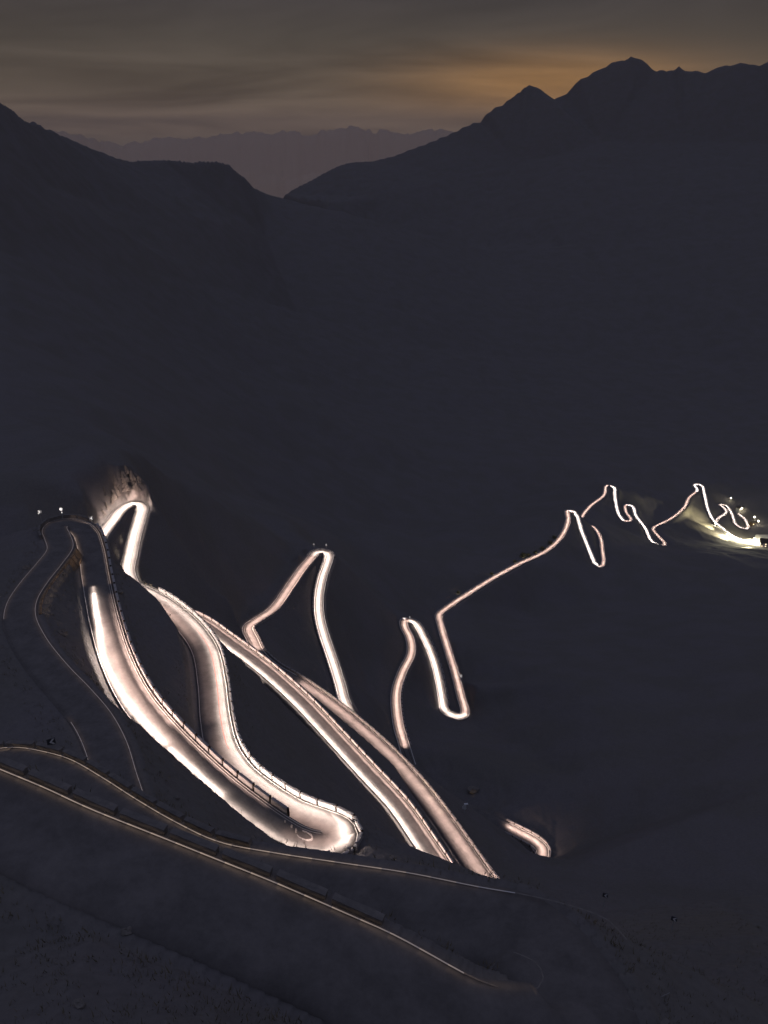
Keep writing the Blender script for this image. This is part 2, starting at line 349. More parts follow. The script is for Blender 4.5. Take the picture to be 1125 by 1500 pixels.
def mesh_from(name, verts, faces, mat=None, smooth=False):
    me = bpy.data.meshes.new(name)
    v = np.asarray(verts, np.float32); fq = np.asarray(faces, np.int32)
    me.vertices.add(len(v)); me.vertices.foreach_set('co', v.ravel())
    n = fq.shape[1]
    me.loops.add(fq.size); me.loops.foreach_set('vertex_index', fq.ravel())
    me.polygons.add(len(fq)); me.polygons.foreach_set('loop_start', np.arange(0, fq.size, n, dtype=np.int32))
    if smooth: me.polygons.foreach_set('use_smooth', np.ones(len(fq), bool))
    me.update(calc_edges=True); me.validate()
    if mat: me.materials.append(mat)
    return me
def obj(name, me, parent=None, **props):
    o = bpy.data.objects.new(name, me); C.objects.link(o)
    if parent: o.parent = parent
    for k, v in props.items(): o[k] = v
    return o

# ------------------------------------------------------------------ materials
def mat(name, col, rough=0.9, col2=None, scale=1.0, detail=5, bump=0.0, bscale=None, spec=0.2, lo=.35, hi=.65, emit=None):
    m = bpy.data.materials.new(name); m.use_nodes = True
    t = m.node_tree; b_ = t.nodes['Principled BSDF']
    b_.inputs['Roughness'].default_value = rough; b_.inputs['Specular IOR Level'].default_value = spec
    b_.inputs['Base Color'].default_value = (*col, 1)
    tc_ = t.nodes.new('ShaderNodeTexCoord')
    if col2:
        n = t.nodes.new('ShaderNodeTexNoise'); n.inputs['Scale'].default_value = scale; n.inputs['Detail'].default_value = detail; n.inputs['Roughness'].default_value = 0.62
        t.links.new(tc_.outputs['Object'], n.inputs[0])
        r = t.nodes.new('ShaderNodeValToRGB'); r.color_ramp.elements[0].position = lo; r.color_ramp.elements[1].position = hi
        r.color_ramp.elements[0].color = (*col, 1); r.color_ramp.elements[1].color = (*col2, 1)
        t.links.new(n.outputs[0], r.inputs[0]); t.links.new(r.outputs[0], b_.inputs['Base Color'])
    if bump:
        n2 = t.nodes.new('ShaderNodeTexNoise'); n2.inputs['Scale'].default_value = bscale or scale * 4; n2.inputs['Detail'].default_value = 4
        t.links.new(tc_.outputs['Object'], n2.inputs[0])
        bp = t.nodes.new('ShaderNodeBump'); bp.inputs['Strength'].default_value = 0.6; bp.inputs['Distance'].default_value = bump
        t.links.new(n2.outputs[0], bp.inputs['Height']); t.links.new(bp.outputs[0], b_.inputs['Normal'])
    if emit:
        b_.inputs['Emission Color'].default_value = (*emit[0], 1); b_.inputs['Emission Strength'].default_value = emit[1]
    return m
def terrain_mat():
    m = mat('mountain_ground', (0.195, 0.178, 0.172), 0.95, (0.183, 0.168, 0.152), 0.03, 8, bump=0.16, bscale=0.9, lo=.42, hi=.58)
    t = m.node_tree; b_ = t.nodes['Principled BSDF']
    tc_ = next(n for n in t.nodes if n.type == 'TEX_COORD')
    base = b_.inputs['Base Color'].links[0].from_socket
    n = t.nodes.new('ShaderNodeTexNoise'); n.inputs['Scale'].default_value = 1.1; n.inputs['Detail'].default_value = 6; n.inputs['Roughness'].default_value = .7
    t.links.new(tc_.outputs['Object'], n.inputs[0])
    mr = t.nodes.new('ShaderNodeMapRange'); mr.inputs[1].default_value = .3; mr.inputs[2].default_value = .7; mr.inputs[3].default_value = .88; mr.inputs[4].default_value = 1.12
    t.links.new(n.outputs[0], mr.inputs[0])
    sc = t.nodes.new('ShaderNodeVectorMath'); sc.operation = 'SCALE'
    t.links.new(base, sc.inputs[0]); t.links.new(mr.outputs[0], sc.inputs['Scale']); t.links.new(sc.outputs[0], b_.inputs['Base Color'])
    return m
M_ground = terrain_mat()
M_asphalt = mat('asphalt', (0.150, 0.137, 0.128), 0.9, (0.205, 0.186, 0.174), 0.35, 8, bump=0.01, bscale=25)
def roughen(m, scale, lo, hi):
    t = m.node_tree; b_ = t.nodes['Principled BSDF']; tc_ = next(n for n in t.nodes if n.type == 'TEX_COORD')
    base = b_.inputs['Base Color'].links[0].from_socket
    n = t.nodes.new('ShaderNodeTexNoise'); n.inputs['Scale'].default_value = scale; n.inputs['Detail'].default_value = 7; n.inputs['Roughness'].default_value = .75
    t.links.new(tc_.outputs['Object'], n.inputs[0])
    mr = t.nodes.new('ShaderNodeMapRange'); mr.inputs[1].default_value = .32; mr.inputs[2].default_value = .68; mr.inputs[3].default_value = lo; mr.inputs[4].default_value = hi
    t.links.new(n.outputs[0], mr.inputs[0])
    sc = t.nodes.new('ShaderNodeVectorMath'); sc.operation = 'SCALE'
    t.links.new(base, sc.inputs[0]); t.links.new(mr.outputs[0], sc.inputs['Scale']); t.links.new(sc.outputs[0], b_.inputs['Base Color'])
roughen(M_asphalt, 1.6, .88, 1.12)
M_line = mat('road_paint', (0.80, 0.76, 0.70), 0.6)
M_red_trail = mat('tail_light_trail_red', (0.26, 0.07, 0.05), 0.7)  # tail-light trail laid on the asphalt as a red colour
M_wall = mat('lit_stone', (0.36, 0.33, 0.31), 0.9, (0.48, 0.45, 0.43), 1.3, 6, bump=0.04, bscale=5)  # paler stone copy, for walls and posts in the light
M_wall_unlit = mat('unlit_stone', (0.18, 0.165, 0.152), 0.95, (0.25, 0.225, 0.205), 1.3, 6, bump=0.04, bscale=5)  # darker copy of the wall stone, lack of light put into its colour
M_iron = mat('rusty_iron', (0.045, 0.035, 0.03), 0.8)
M_wallb = mat('brown_stone', (0.24, 0.165, 0.10), 0.95, (0.34, 0.25, 0.17), 0.8, 7, bump=0.09, bscale=2.4)
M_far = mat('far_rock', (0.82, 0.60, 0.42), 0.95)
M_white = mat('white_sheeting', (0.85, 0.85, 0.84), 0.5)
M_black = mat('black_panel', (0.07, 0.07, 0.08), 0.5)
M_steel = mat('galvanised_steel', (0.38, 0.38, 0.38), 0.45, spec=.5)
M_rock = mat('boulder_rock', (0.20, 0.18, 0.16), 0.95, (0.28, 0.25, 0.22), 0.8, 6, bump=0.06, bscale=3)
M_grass = mat('dry_grass', (0.20, 0.175, 0.115), 0.9, (0.27, 0.23, 0.15), 0.5, 3)
M_leaf = mat('dark_leaves', (0.10, 0.10, 0.05), 0.9, (0.15, 0.14, 0.07), 0.7, 3)
M_bark = mat('bark', (0.12, 0.09, 0.07), 0.95)
M_plaster = mat('white_plaster', (0.78, 0.77, 0.74), 0.9, (0.70, 0.68, 0.64), 0.5, 4)
M_roof = mat('dark_roof', (0.07, 0.06, 0.055), 0.9, (0.10, 0.085, 0.075), 1.5, 4)
M_lampglass = mat('lit_glass', (0.9, 0.85, 0.75), 0.4, emit=((1, .88, .68), 14))
M_window = mat('lit_window', (0.8, 0.7, 0.5), 0.4, emit=((1, .75, .45), 3.0))
M_wood = mat('timber', (0.14, 0.09, 0.055), 0.9)

idx = np.arange(NR * NA).reshape(NR, NA)
F = np.stack([idx[:-1, :-1], idx[:-1, 1:], idx[1:, 1:], idx[1:, :-1]], -1).reshape(-1, 4)[:, ::-1]
obj('mountainside', mesh_from('mountainside', np.stack([X, Y, Z], -1).reshape(-1, 3), F, M_ground, True), kind='structure')

def hgt(x, y):
    r = math.hypot(x, y); a_ = math.atan2(x, y)
    i = min(max(np.searchsorted(rs, r) - 1, 0), NR - 2); j = min(max(np.searchsorted(az, a_) - 1, 0), NA - 2)
    t = (r - rs[i]) / (rs[i + 1] - rs[i]); s = (a_ - az[j]) / (az[j + 1] - az[j])
    return float((Z[i, j] * (1 - s) + Z[i, j + 1] * s) * (1 - t) + (Z[i + 1, j] * (1 - s) + Z[i + 1, j + 1] * s) * t)

# far ranges fading into the air
def far_range(name, sky_pts, dist, seed, foot=-1700):
    sp = np.array(sky_pts, float)
    az_ = np.radians(np.linspace(-55, 55, 900))
    us = CU + np.tan(az_) * FPX * (CP + SP * 0.46)        # near the level line
    vs = np.interp(us, sp[:, 0], sp[:, 1])
    el = PITCH - (-(vs - CV) / FPX)                        # rough, refined below
    top = np.array([(lambda q: q[2])(PR(u, v, dist)) for u, v in zip(us, vs)])
    q = np.array([PR(u, v, dist) for u, v in zip(us, vs)])
    az2 = np.arctan2(q[:, 0], q[:, 1])
    rows = []
    for k, (dd, fz) in enumerate(((-.22, 1.0), (-.12, .62), (-.06, .34), (-.02, .12), (0, 0), (.03, .2), (.09, .6), (.16, 1.0))):
        r_ = dist * (1 + dd)
        x = r_ * np.sin(az2); y = r_ * np.cos(az2)
        z = top * (1 - fz) + foot * fz + fbm(x, y, dist * .035, 5, seed + 5, .55, True) * (dist * .006 if k != 4 else dist * .0011)
        z += fbm(x * 1.0, y * 0.0, dist * .011, 4, seed + 2, .6, True) * dist * 0.0040
        rows.append(np.stack([x, y, z], -1))
    G = np.array(rows); n = G.shape[1]; ii = np.arange(G.shape[0] * n).reshape(-1, n)
    f_ = np.stack([ii[:-1, :-1], ii[:-1, 1:], ii[1:, 1:], ii[1:, :-1]], -1).reshape(-1, 4)[:, ::-1]
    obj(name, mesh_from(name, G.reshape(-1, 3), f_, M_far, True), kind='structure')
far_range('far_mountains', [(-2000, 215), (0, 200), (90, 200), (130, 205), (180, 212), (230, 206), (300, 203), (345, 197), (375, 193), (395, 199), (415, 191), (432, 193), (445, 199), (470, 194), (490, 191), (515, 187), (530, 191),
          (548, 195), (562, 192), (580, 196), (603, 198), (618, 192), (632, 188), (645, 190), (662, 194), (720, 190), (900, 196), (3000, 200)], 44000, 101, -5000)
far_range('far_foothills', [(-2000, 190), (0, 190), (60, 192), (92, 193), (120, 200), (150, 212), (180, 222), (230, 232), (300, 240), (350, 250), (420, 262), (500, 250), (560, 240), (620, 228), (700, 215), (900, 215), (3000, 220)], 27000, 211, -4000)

# ------------------------------------------------------------------ haze
def box(name, lo, hi, m):
    v = [(x, y, z) for z in (lo[2], hi[2]) for y in (lo[1], hi[1]) for x in (lo[0], hi[0])]
    f = [(0, 2, 3, 1), (4, 5, 7, 6), (0, 1, 5, 4), (2, 6, 7, 3), (0, 4, 6, 2), (1, 3, 7, 5)]
    return mesh_from(name, v, f, m)
HAZE = 2.0e-5
mh = bpy.data.materials.new('haze'); mh.use_nodes = True; mh.node_tree.nodes.clear()
pv = mh.node_tree.nodes.new('ShaderNodeVolumePrincipled'); pv.inputs['Density'].default_value = HAZE; pv.inputs['Color'].default_value = (0.97, 0.86, 0.78, 1)
pv.inputs['Anisotropy'].default_value = 0.6
mo = mh.node_tree.nodes.new('ShaderNodeOutputMaterial'); mh.node_tree.links.new(pv.outputs[0], mo.inputs['Volume'])
if HAZE: obj('haze', box('haze', (-100000, -2000, -8000), (100000, 54000, 950), mh), kind='stuff')

# ------------------------------------------------------------------ roads
def ribbon(P, N, offs, dz):
    """strip along P through lateral offsets (list) and height offsets (list)"""
    n = len(P); m = len(offs)
    V = np.stack([P + N * o + np.array([0, 0, h]) for o, h in zip(offs, dz)], 1).reshape(-1, 3)
    ii = np.arange(n * m).reshape(n, m)
    f = np.stack([ii[:-1, :-1], ii[1:, :-1], ii[1:, 1:], ii[:-1, 1:]], -1).reshape(-1, 4)
    return V, f
def build_road(name, key, lines=(), s0=0, s1=1e9, lift=0.0):
    r = roads[key]; P = resample(r['P'], 1.0)[int(s0):int(min(s1, 1e8)) + 1]; T, N = frames(P); h = r['w'] / 2
    offs = [-h - .25, -h, -h * .5, 0, h * .5, h, h + .25]; dz = [-1.1, 0, .05, .08, .05, 0, -1.1]
    V, f = ribbon(P + np.array([0, 0, lift]), N, offs, dz)
    o = obj(name, mesh_from(name, V, f, M_asphalt, False), kind='structure')
    return o, P, T, N
def edge_line(parent, P, N, off, a, b, w=0.095, m=None, lift=0.0, label=None):
    a, b = int(a), int(min(b, len(P) - 1))
    V, f = ribbon(P[a:b] + np.array([0, 0, lift]), N[a:b], [off - w / 2, off + w / 2], [0.065, 0.065])
    o = obj('edge_line', mesh_from('edge_line', V, f, m or M_line), parent)
    if label: o['label'] = label
    return o
def at(P, u, v, frm=0, to=10**9):
    """index of the road sample nearest to the sight line of (u, v)"""
    d = ray(u, v); d /= np.linalg.norm(d)
    Q = P[frm:to]; t = Q @ d
    e = np.linalg.norm(Q - t[:, None] * d, axis=1) / t
    return frm + int(np.argmin(e))

rA, PA, TA, NA_ = build_road('upper_road', 'AB')
rB, PB, TB, NB = build_road('hairpin_road', 'R01')
rC, PC, TC, NC = build_road('middle_road', 'R23', lift=0.05)
rD, PD, TD, ND = build_road('lower_road', 'R6', lift=0.25)
rF, PF, TF, NF = build_road('zigzag_road', 'R6b', lift=0.3)
rE, PE, TE, NE = build_road('valley_road', 'R7', lift=0.3)

hA = roads['AB']['w'] / 2; hB = roads['R01']['w'] / 2; hC = roads['R23']['w'] / 2
iA_turn = at(PA, 870, 1430)
print('lengths', len(PA), len(PB), len(PC), len(PD), 'turn', iA_turn)
M_unlit_line = mat('unlit_road_paint', (0.30, 0.27, 0.24), 0.8, (0.20, 0.18, 0.16), 2.0)  # darker copy of the line paint for stretches that get no light
qa = a.copy(); tq, nq = frames(qa); ka = at(qa, 690, 1432); edge_line(rA, qa, nq, 0, 0, ka + 1, lift=.03); edge_line(rA, qa, nq, 0, ka, len(qa), lift=.03, m=M_unlit_line, label='unlit faint line curling round the inside of the nearest bend')
qb = b.copy(); tq, nq = frames(qb); kb = at(qb, 760, 1310); edge_line(rA, qb, nq, 0, 0, kb + 1, lift=.03, m=M_unlit_line); edge_line(rA, qb, nq, 0, kb, len(qb), lift=.03)
jH1 = at(PB, 102, 767); jS = at(PB, 142, 858, jH1); jH2 = at(PB, 480, 1238, jS); jEnd = len(PB) - 1
jl0 = at(PB, 12, 905, 0, jH1); jl1 = at(PB, 122, 1045, 0, jl0)
edge_line(rB, PB, NB, -hB + .3, 5, jl1); edge_line(rB, PB, NB, -hB + .3, jl1, jl0, m=M_asphalt); edge_line(rB, PB, NB, -hB + .3, jl0, jEnd)  # middle stretch takes the asphalt colour, where the line gets no light
edge_line(rB, PB, NB, hB - .3, 5, jEnd - 5)
edge_line(rB, PB, NB, -hB + .75, jH1, jH2, w=.06)
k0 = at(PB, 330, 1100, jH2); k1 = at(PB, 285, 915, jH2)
edge_line(rB, PB, NB, 1.1, k0, k1, w=.12, m=M_red_trail, label='thin red tail-light trail painted on the road')
edge_line(rC, PC, NC, -hC + .3, 0, at(PC, 640, 1272) + 40, lift=.05)
edge_line(rC, PC, NC, hC - .3, 0, 5 + at(PC, 427, 993), lift=.05)

cm = at(PC, 427, 993); cz = at(PC, 510, 1035, cm); cy = at(PC, 745, 1212, cz)
for sgn in (-1, 1): edge_line(rC, PC, NC, sgn * (hC - .45), cm, cz, w=.3, lift=.05); edge_line(rC, PC, NC, sgn * (hC - .45), cy, cy + 32, w=.3, lift=.05)
for rx, px, nx_, eo_ in ((rD, PD, ND, 2.8), (rE, PE, NE, 2.2), (rF, PF, NF, 2.1)):
    for sgn in (-1, 1): edge_line(rx, px, nx_, sgn * eo_, 2, len(px) - 2, w=.35, lift=.27)
M_darkline = mat('near_black', (0.035, 0.032, 0.03), 0.7)
def dark_strip(parent, P, N, off, a, b, w, lift):  # thin near-black line wavering along the carriageway
    a, b = int(a), int(min(b, len(P) - 1))
    if b - a < 3: return
    k = np.arange(a, b); wob = fbm(k.astype(float), k * 0. + off * 7, 22, 2, 77)[:, None] * .25
    V, f = ribbon(P[a:b] + N[a:b] * wob + np.array([0, 0, lift]), N[a:b], [off - w / 2, off + w / 2], [0.082, 0.082]); obj('dark_road_line', mesh_from('dark_road_line', V, f, M_darkline), parent)
dark_strip(rC, PC, NC, -1.0, 10, at(PC, 190, 845), .16, .06)
cn = at(PC, 377, 951, cm); dark_strip(rC, PC, NC, -.9, cn, cz, .26, .06); dark_strip(rC, PC, NC, 1.9, cn, cz, .16, .06)
dark_strip(rD, PD, ND, -.9, 3, len(PD) - 3, .3, .27); dark_strip(rD, PD, ND, 1.6, 3, len(PD) - 3, .18, .27)
dark_strip(rB, PB, NB, 2.6, at(PB, 430, 1190, 200), len(PB) - 4, .08, .01)
# ------------------------------------------------------------------ light of passing headlamps, plus added fill, along the lanes
lamp_cache = {}
def lamp(p, d, power, size=150, col=(1, .84, .76), rad=.25, blend=1.0):  # spots for passing headlamps, and spots added to brighten single things
    key = (round(power, 3), size, col, rad, blend)
    if key not in lamp_cache:
        l = bpy.data.lights.new('headlamp_or_fill', 'SPOT'); l.energy = power; l.color = col; l.spot_size = math.radians(size); l.spot_blend = blend
        l.shadow_soft_size = rad; lamp_cache[key] = l
    o = bpy.data.objects.new('headlamp_or_fill', lamp_cache[key]); C.objects.link(o)
    o.location = p; o.rotation_euler = Vector(d).to_track_quat('-Z', 'Y').to_euler()
    return o
def strip_lamp(p, t, d, power, length, col, spread=180):
    key = ('s', spread, round(power, 3), round(length, 1), col)
    if key not in lamp_cache:
        l = bpy.data.lights.new('headlamp_or_fill', 'AREA'); l.shape = 'RECTANGLE'; l.size = round(length, 1); l.size_y = .5
        l.energy = power; l.color = col; l.spread = math.radians(spread); lamp_cache[key] = l
    o = bpy.data.objects.new('headlamp_or_fill', lamp_cache[key]); C.objects.link(o)
    z = -Vector(d).normalized(); x = Vector(t); x = (x - z * x.dot(z)).normalized(); y = z.cross(x)
    from mathutils import Matrix
    o.matrix_world = Matrix(((x.x, y.x, z.x, p[0]), (x.y, y.y, z.y, p[1]), (x.z, y.z, z.z, p[2]), (0, 0, 0, 1)))
    return o
nl = 0
def lane(P, T, N, a, b, off, power, step=4, h=.9, fwd=0, side=0.0, fade=(0, 0), col=(1, .84, .76)):
    """strips standing in for passing headlamps"""
    global nl
    a, b = int(a), int(min(b, len(P) - 1))
    for i in range(a, b - step // 2, step):
        f = 1.0
        if fade[0] and i - a < fade[0]: f = (i - a + step * .5) / fade[0]
        if fade[1] and b - i < fade[1]: f = min(f, (b - i) / fade[1])
        f = max(round(f * 6) / 6, .08)
        k = min(i + step, len(P) - 1)
        o_ = off(i) if callable(off) else off; o2 = off(k) if callable(off) else off
        p0 = P[i] + N[i] * o_; p1 = P[k] + N[k] * o2
        t = p1 - p0; L3 = float(np.linalg.norm(t))
        if L3 < .3: continue
        strip_lamp((p0 + p1) / 2 + np.array([0, 0, h]), t, N[i] * side + np.array([0, 0, -1.0]), power * f * L3, L3 * 1.02, col, (100 if h == 3 or h == 2.4 else 122) if h >= 1.9 and side == 0 else 180); nl += 1
K = 46.0
BANK = 1.5
WARM = (1, .72, .63)
# first stretch below the left bend: starts abruptly, bright on the descending lane
jM = at(PB, 232, 1064, jS, jH2)
offj = lambda i: float(np.interp(i, [jS, jS + 18, jM - 25, jM + 12], [.9, 1.5, 2.4, .9]))
lane(PB, TB, NB, jS, jS + 18, offj, K * 1.7, 3, h=.45, fade=(7, 0))
lane(PB, TB, NB, jS + 18, jM + 6, offj, K * 1.7, 3, side=.1)
lane(PB, TB, NB, jM + 6, jH2 - 22, offj, K * 1.1, 3, h=.6)
lane(PB, TB, NB, jH2 - 22, jH2 + 4, 1.4, K * .5, 3, h=.8)
lane(PB, TB, NB, jS + 5, jM, -2.0, K * 1.0, 4, h=.9, side=-2.0, fade=(26, 0), col=WARM)
lane(PB, TB, NB, jM, jH2 - 14, -2.3, K * .45, 4, h=.8, side=-2.6, fade=(0, 12), col=WARM)
lane(PB, TB, NB, jS + 5, jM + 12, .4, K * .8, 4, h=2.1, fade=(26, 24), col=WARM)
# bend and second stretch
lane(PB, TB, NB, jH2 + 2, jEnd, 1.4, K * 1.25, 3, h=1.5, side=.6)
lane(PB, TB, NB, jH2 - 4, at(PB, 300, 960, jH2), 2.0, K * .5, 4, h=.8, side=2.2)
lane(PB, TB, NB, at(PB, 300, 1060, jH2), at(PB, 300, 960, jH2), -.8, K * .12, 5, h=1.8, col=WARM)
lane(PB, TB, NB, at(PB, 300, 960, jH2), jEnd, -1.2, K * .8, 4, h=1.6, fade=(26, 0), col=WARM)
lane(PB, TB, NB, jH2 - 8, at(PB, 312, 1070, jH2), -0.2, K * .4, 4, h=1.4, fade=(6, 22), col=WARM)
# lower bend with the lit rock, third and fourth stretch
c0 = at(PC, 150, 785); c1 = at(PC, 190, 845)
lane(PC, TC, NC, 0, c1 + 12, 0.4, K * 2.6, 4, h=2.4)
lane(PC, TC, NC, 0, c1 + 8, -1.4, K * .8, 5, h=1.4, side=-.6)
c2 = at(PC, 285, 905, c1); c3 = at(PC, 645, 1275, c2); c3b = at(PC, 705, 1290, c3 + 60)
lane(PC, TC, NC, c2 - 4, c3 + 12, 2.3, K * 1.1, 4)
lane(PC, TC, NC, c2 - 4, c3 + 12, -.6, K * .12, 5, h=2, col=WARM)
lane(PC, TC, NC, c2 - 4, c3 + 12, -1.7, K * .7, 5, h=.8, side=-2.2, col=WARM)
c4 = at(PC, 436, 999, c3b)
lane(PC, TC, NC, c3b - 8, c4, 0.4, K * 1.1, 4, h=2.1, side=.2, col=WARM)
c5 = at(PC, 377, 951, c4); c6 = at(PC, 510, 1035, c5)
cH = at(PC, 470, 809, c5)
lane(PC, TC, NC, c5, cH - 10, 0.2, K * 1.2, 5, h=2.6, col=WARM)
lane(PC, TC, NC, c5, cH - 10, 1.5, K * .5, 5, h=1.6, side=BANK, col=WARM)
lane(PC, TC, NC, cH - 10, c6 + 4, .5, K * 2.2, 5, h=2.6)
c7 = at(PC, 745, 1212, c6); c8 = at(PC, 785, 1258, c7)
lane(PC, TC, NC, c7, c8, -.4, K * 1.5, 4, h=1.5, side=-.4, col=WARM)
# far stretches
d1 = at(PD, 600, 912)
lane(PD, TD, ND, at(PD, 594, 1095, 0, 60), d1, 0.4, K * 1.3, 6, h=3, col=WARM)
d2 = at(PD, 678, 1047, d1); lane(PD, TD, ND, d1, d2, .6, K * 2.6, 6, h=3)
d3 = at(PD, 832, 748, d2); lane(PD, TD, ND, d2, len(PD) - 1, 0.4, K * 1.3, 7, h=3, col=WARM)
wp = [((832, 748), 1), ((878, 832), 1.6), ((867, 771), .7), ((852, 758), 0), ((893, 712), .8), ((915, 764), 1.7), ((917, 740), .8), ((967, 800), 1.6), ((1017, 710), .8), ((1046, 763), 1.7), ((1060, 775), 2), ((1130, 802), 3)]
prev = 0
for i in range(1, len(wp)):
    (u, v), pw = wp[i]; nx = at(PF, u, v, prev, prev + 260)
    if pw: lane(PF, TF, NF, prev, nx, 0.3, K * pw * 1.3, 8, h=2.4, col=WARM if pw < 1 else (1, .9, .86))
    prev = nx
lane(PE, TE, NE, 0, len(PE), 0.4, K * 1.6, 8, h=2.4)
# dark upper roads: faint strips added low over the edge lines, brightening them
lane(PA, TA, NA_, 0, iA_turn, -hA + .3, K * .013, 2, h=.25, col=(1, .74, .52), fade=(0, 30))
lane(PA, TA, NA_, iA_turn + 8, len(PA), hA - .27, K * .013, 2, h=.25, col=(1, .74, .52), fade=(18, 0))
lane(PB, TB, NB, 10, jl1, -hB + .35, K * .005, 3, h=.4, col=(1, .74, .6))
lane(PB, TB, NB, jl0, jH1, -hB + .35, K * .006, 3, h=.4, col=(1, .74, .6))
lane(PB, TB, NB, 10, jH1, hB - .35, K * .006, 3, h=.4, col=(1, .74, .6))
lane(PB, TB, NB, jH1, jS, -hB + .4, K * .025, 5, h=.45, side=-.5, col=(1, .74, .6))
lane(PB, TB, NB, jH1 + 4, jS, hB - .4, K * .03, 5, h=.4, col=(1, .74, .6))
print('lamps', nl)

# ------------------------------------------------------------------ guard walls
def wall_mesh(L_, H_, Tk, seed, m_):
    r_ = random.Random(seed)
    V = []; Fq = []
    n = 6
    prof = [(-Tk / 2, -1.2), (-Tk / 2, H_ - .14), (-Tk / 2 - .05, H_ - .13), (-Tk / 2 - .05, H_ - .02), (0, H_ + .03), (Tk / 2 + .05, H_ - .02), (Tk / 2 + .05, H_ - .13), (Tk / 2, H_ - .14), (Tk / 2, -1.2)]
    for i in range(n + 1):
        x = -L_ / 2 + L_ * i / n
        for (y, z) in prof:
            V.append((x, y + r_.uniform(-.015, .015), z + (r_.uniform(-.035, .035) if z > 0 else 0)))
    m = len(prof)
    for i in range(n):
        for j in range(m - 1):
            a_ = i * m + j; Fq.append((a_, a_ + m, a_ + m + 1, a_ + 1))
    me = bpy.data.meshes.new('wall_segment')
    me.from_pydata(V, [], Fq + [tuple(range(m)), tuple(reversed(range(n * m, n * m + m)))]); me.update()
    me.materials.append(m_)
    return me
WM = {}
def py_box(name, lo, hi, m):
    return box(name, lo, hi, m)
def guard_wall(P, T, N, a, b, off, label, seg=4.0, gap=.5, H_=1.0, group='stone guard walls along the pass road', brown=False):  # brown picks the darker stone copy, for unlit walls
    a, b = int(a), int(min(b, len(P) - 1))
    if b - a < 3: return
    root = obj('guard_wall', None, label=label, category='guard wall', group=group)
    Q = P[a:b] + N[a:b] * off
    s = np.concatenate([[0], np.cumsum(np.linalg.norm(np.diff(Q, axis=0), axis=1))])
    mid = seg / 2
    root.location = Q[0]
    while mid + seg / 2 < s[-1]:
        e = [np.array([np.interp(x, s, Q[:, k]) for k in range(3)]) for x in (mid - (seg - gap) / 2, mid + (seg - gap) / 2)]
        c_ = (e[0] + e[1]) / 2; d = e[1] - e[0]
        key = (seg, H_, random.randrange(4), brown)
        if key not in WM: WM[key] = wall_mesh(seg - gap, H_, .45, key[2], M_wall_unlit if brown else M_wall)
        o = obj('wall_segment', WM[key], root)
        o.location = Vector(c_) - root.location
        o.rotation_euler = (0, -math.atan2(d[2], math.hypot(d[0], d[1])), math.atan2(d[1], d[0]))
        L3 = np.linalg.norm(d); o.scale.x = L3 / (seg - gap)
        pp = np.array([np.interp(mid + seg / 2, s, Q[:, k]) for k in range(3)])
        if 'p' not in WM:
            WM['p'] = py_box('post', (-.09, -.2, -.5), (.09, .2, 1.0), M_iron)
        if brown:
            mid += seg; continue
        o = obj('post', WM['p'], root); o.location = Vector(pp) - root.location; o.rotation_euler = (0, 0, math.atan2(d[1], d[0])); o.scale.z = H_ + .22
        mid += seg
oa = hA + .35; ob = hB + .45; oc = hC + .45
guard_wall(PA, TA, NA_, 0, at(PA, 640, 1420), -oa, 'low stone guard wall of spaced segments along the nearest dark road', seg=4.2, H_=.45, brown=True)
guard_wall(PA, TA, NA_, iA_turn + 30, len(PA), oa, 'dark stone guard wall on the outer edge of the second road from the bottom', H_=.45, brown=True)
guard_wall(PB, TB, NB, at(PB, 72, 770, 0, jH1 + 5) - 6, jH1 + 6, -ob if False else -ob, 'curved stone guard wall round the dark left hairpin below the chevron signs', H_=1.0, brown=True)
guard_wall(PB, TB, NB, jH1 + 6, at(PB, 425, 1215, jS, jH2), -ob, 'pink-lit stone guard wall on the right edge of the broad bright road')
g0 = at(PB, 505, 1226, jH2 - 10); g1 = at(PB, 350, 1110, jH2); g2 = at(PB, 215, 856, jH2)
guard_wall(PB, TB, NB, g0 - 12, g1, ob, 'overexposed white guard wall round the lower hairpin', H_=.95)
guard_wall(PB, TB, NB, g1, g2, ob, 'white-lit guard wall along the S-curve above the lower hairpin')
guard_wall(PC, TC, NC, c2 - 10, c3 + 14, -oc, 'long straight row of pink guard wall segments ending at the dark ridge')
q0 = at(PC, 616, 1140, c3b)
guard_wall(PC, TC, NC, q0, c4 + 4, oc, 'guard wall segments above the upper end of the rightmost near road')
guard_wall(PC, TC, NC, c3b - 12, at(PC, 668, 1205, c3b), oc, 'pale guard wall at the lower end of the rightmost near road')
guard_wall(PC, TC, NC, c7 - 2, c8, -oc if False else -oc, 'small bright curved guard wall of the isolated bend at centre right')
guard_wall(PC, TC, NC, c5, cH - 16, oc, 'toothed guard wall below the lit rock bank left of the centre hairpin', seg=3.2, gap=.9)
guard_wall(PC, TC, NC, cH - 12, cH + 12, oc if False else -oc, 'low guard wall on top of the central hairpin', H_=.7)

guard_wall(PD, TD, ND, at(PD, 594, 1095, 0, 60), at(PD, 589, 985, 0, 120), 3.6, 'dotted guard wall on the right edge of the leftmost leg at centre right', seg=4, gap=1.2, H_=.9)
guard_wall(PD, TD, ND, d1 + 14, d2 - 10, -3.6, 'guard wall on the right edge of the white leg at centre right', seg=5, gap=.6, H_=1.1)
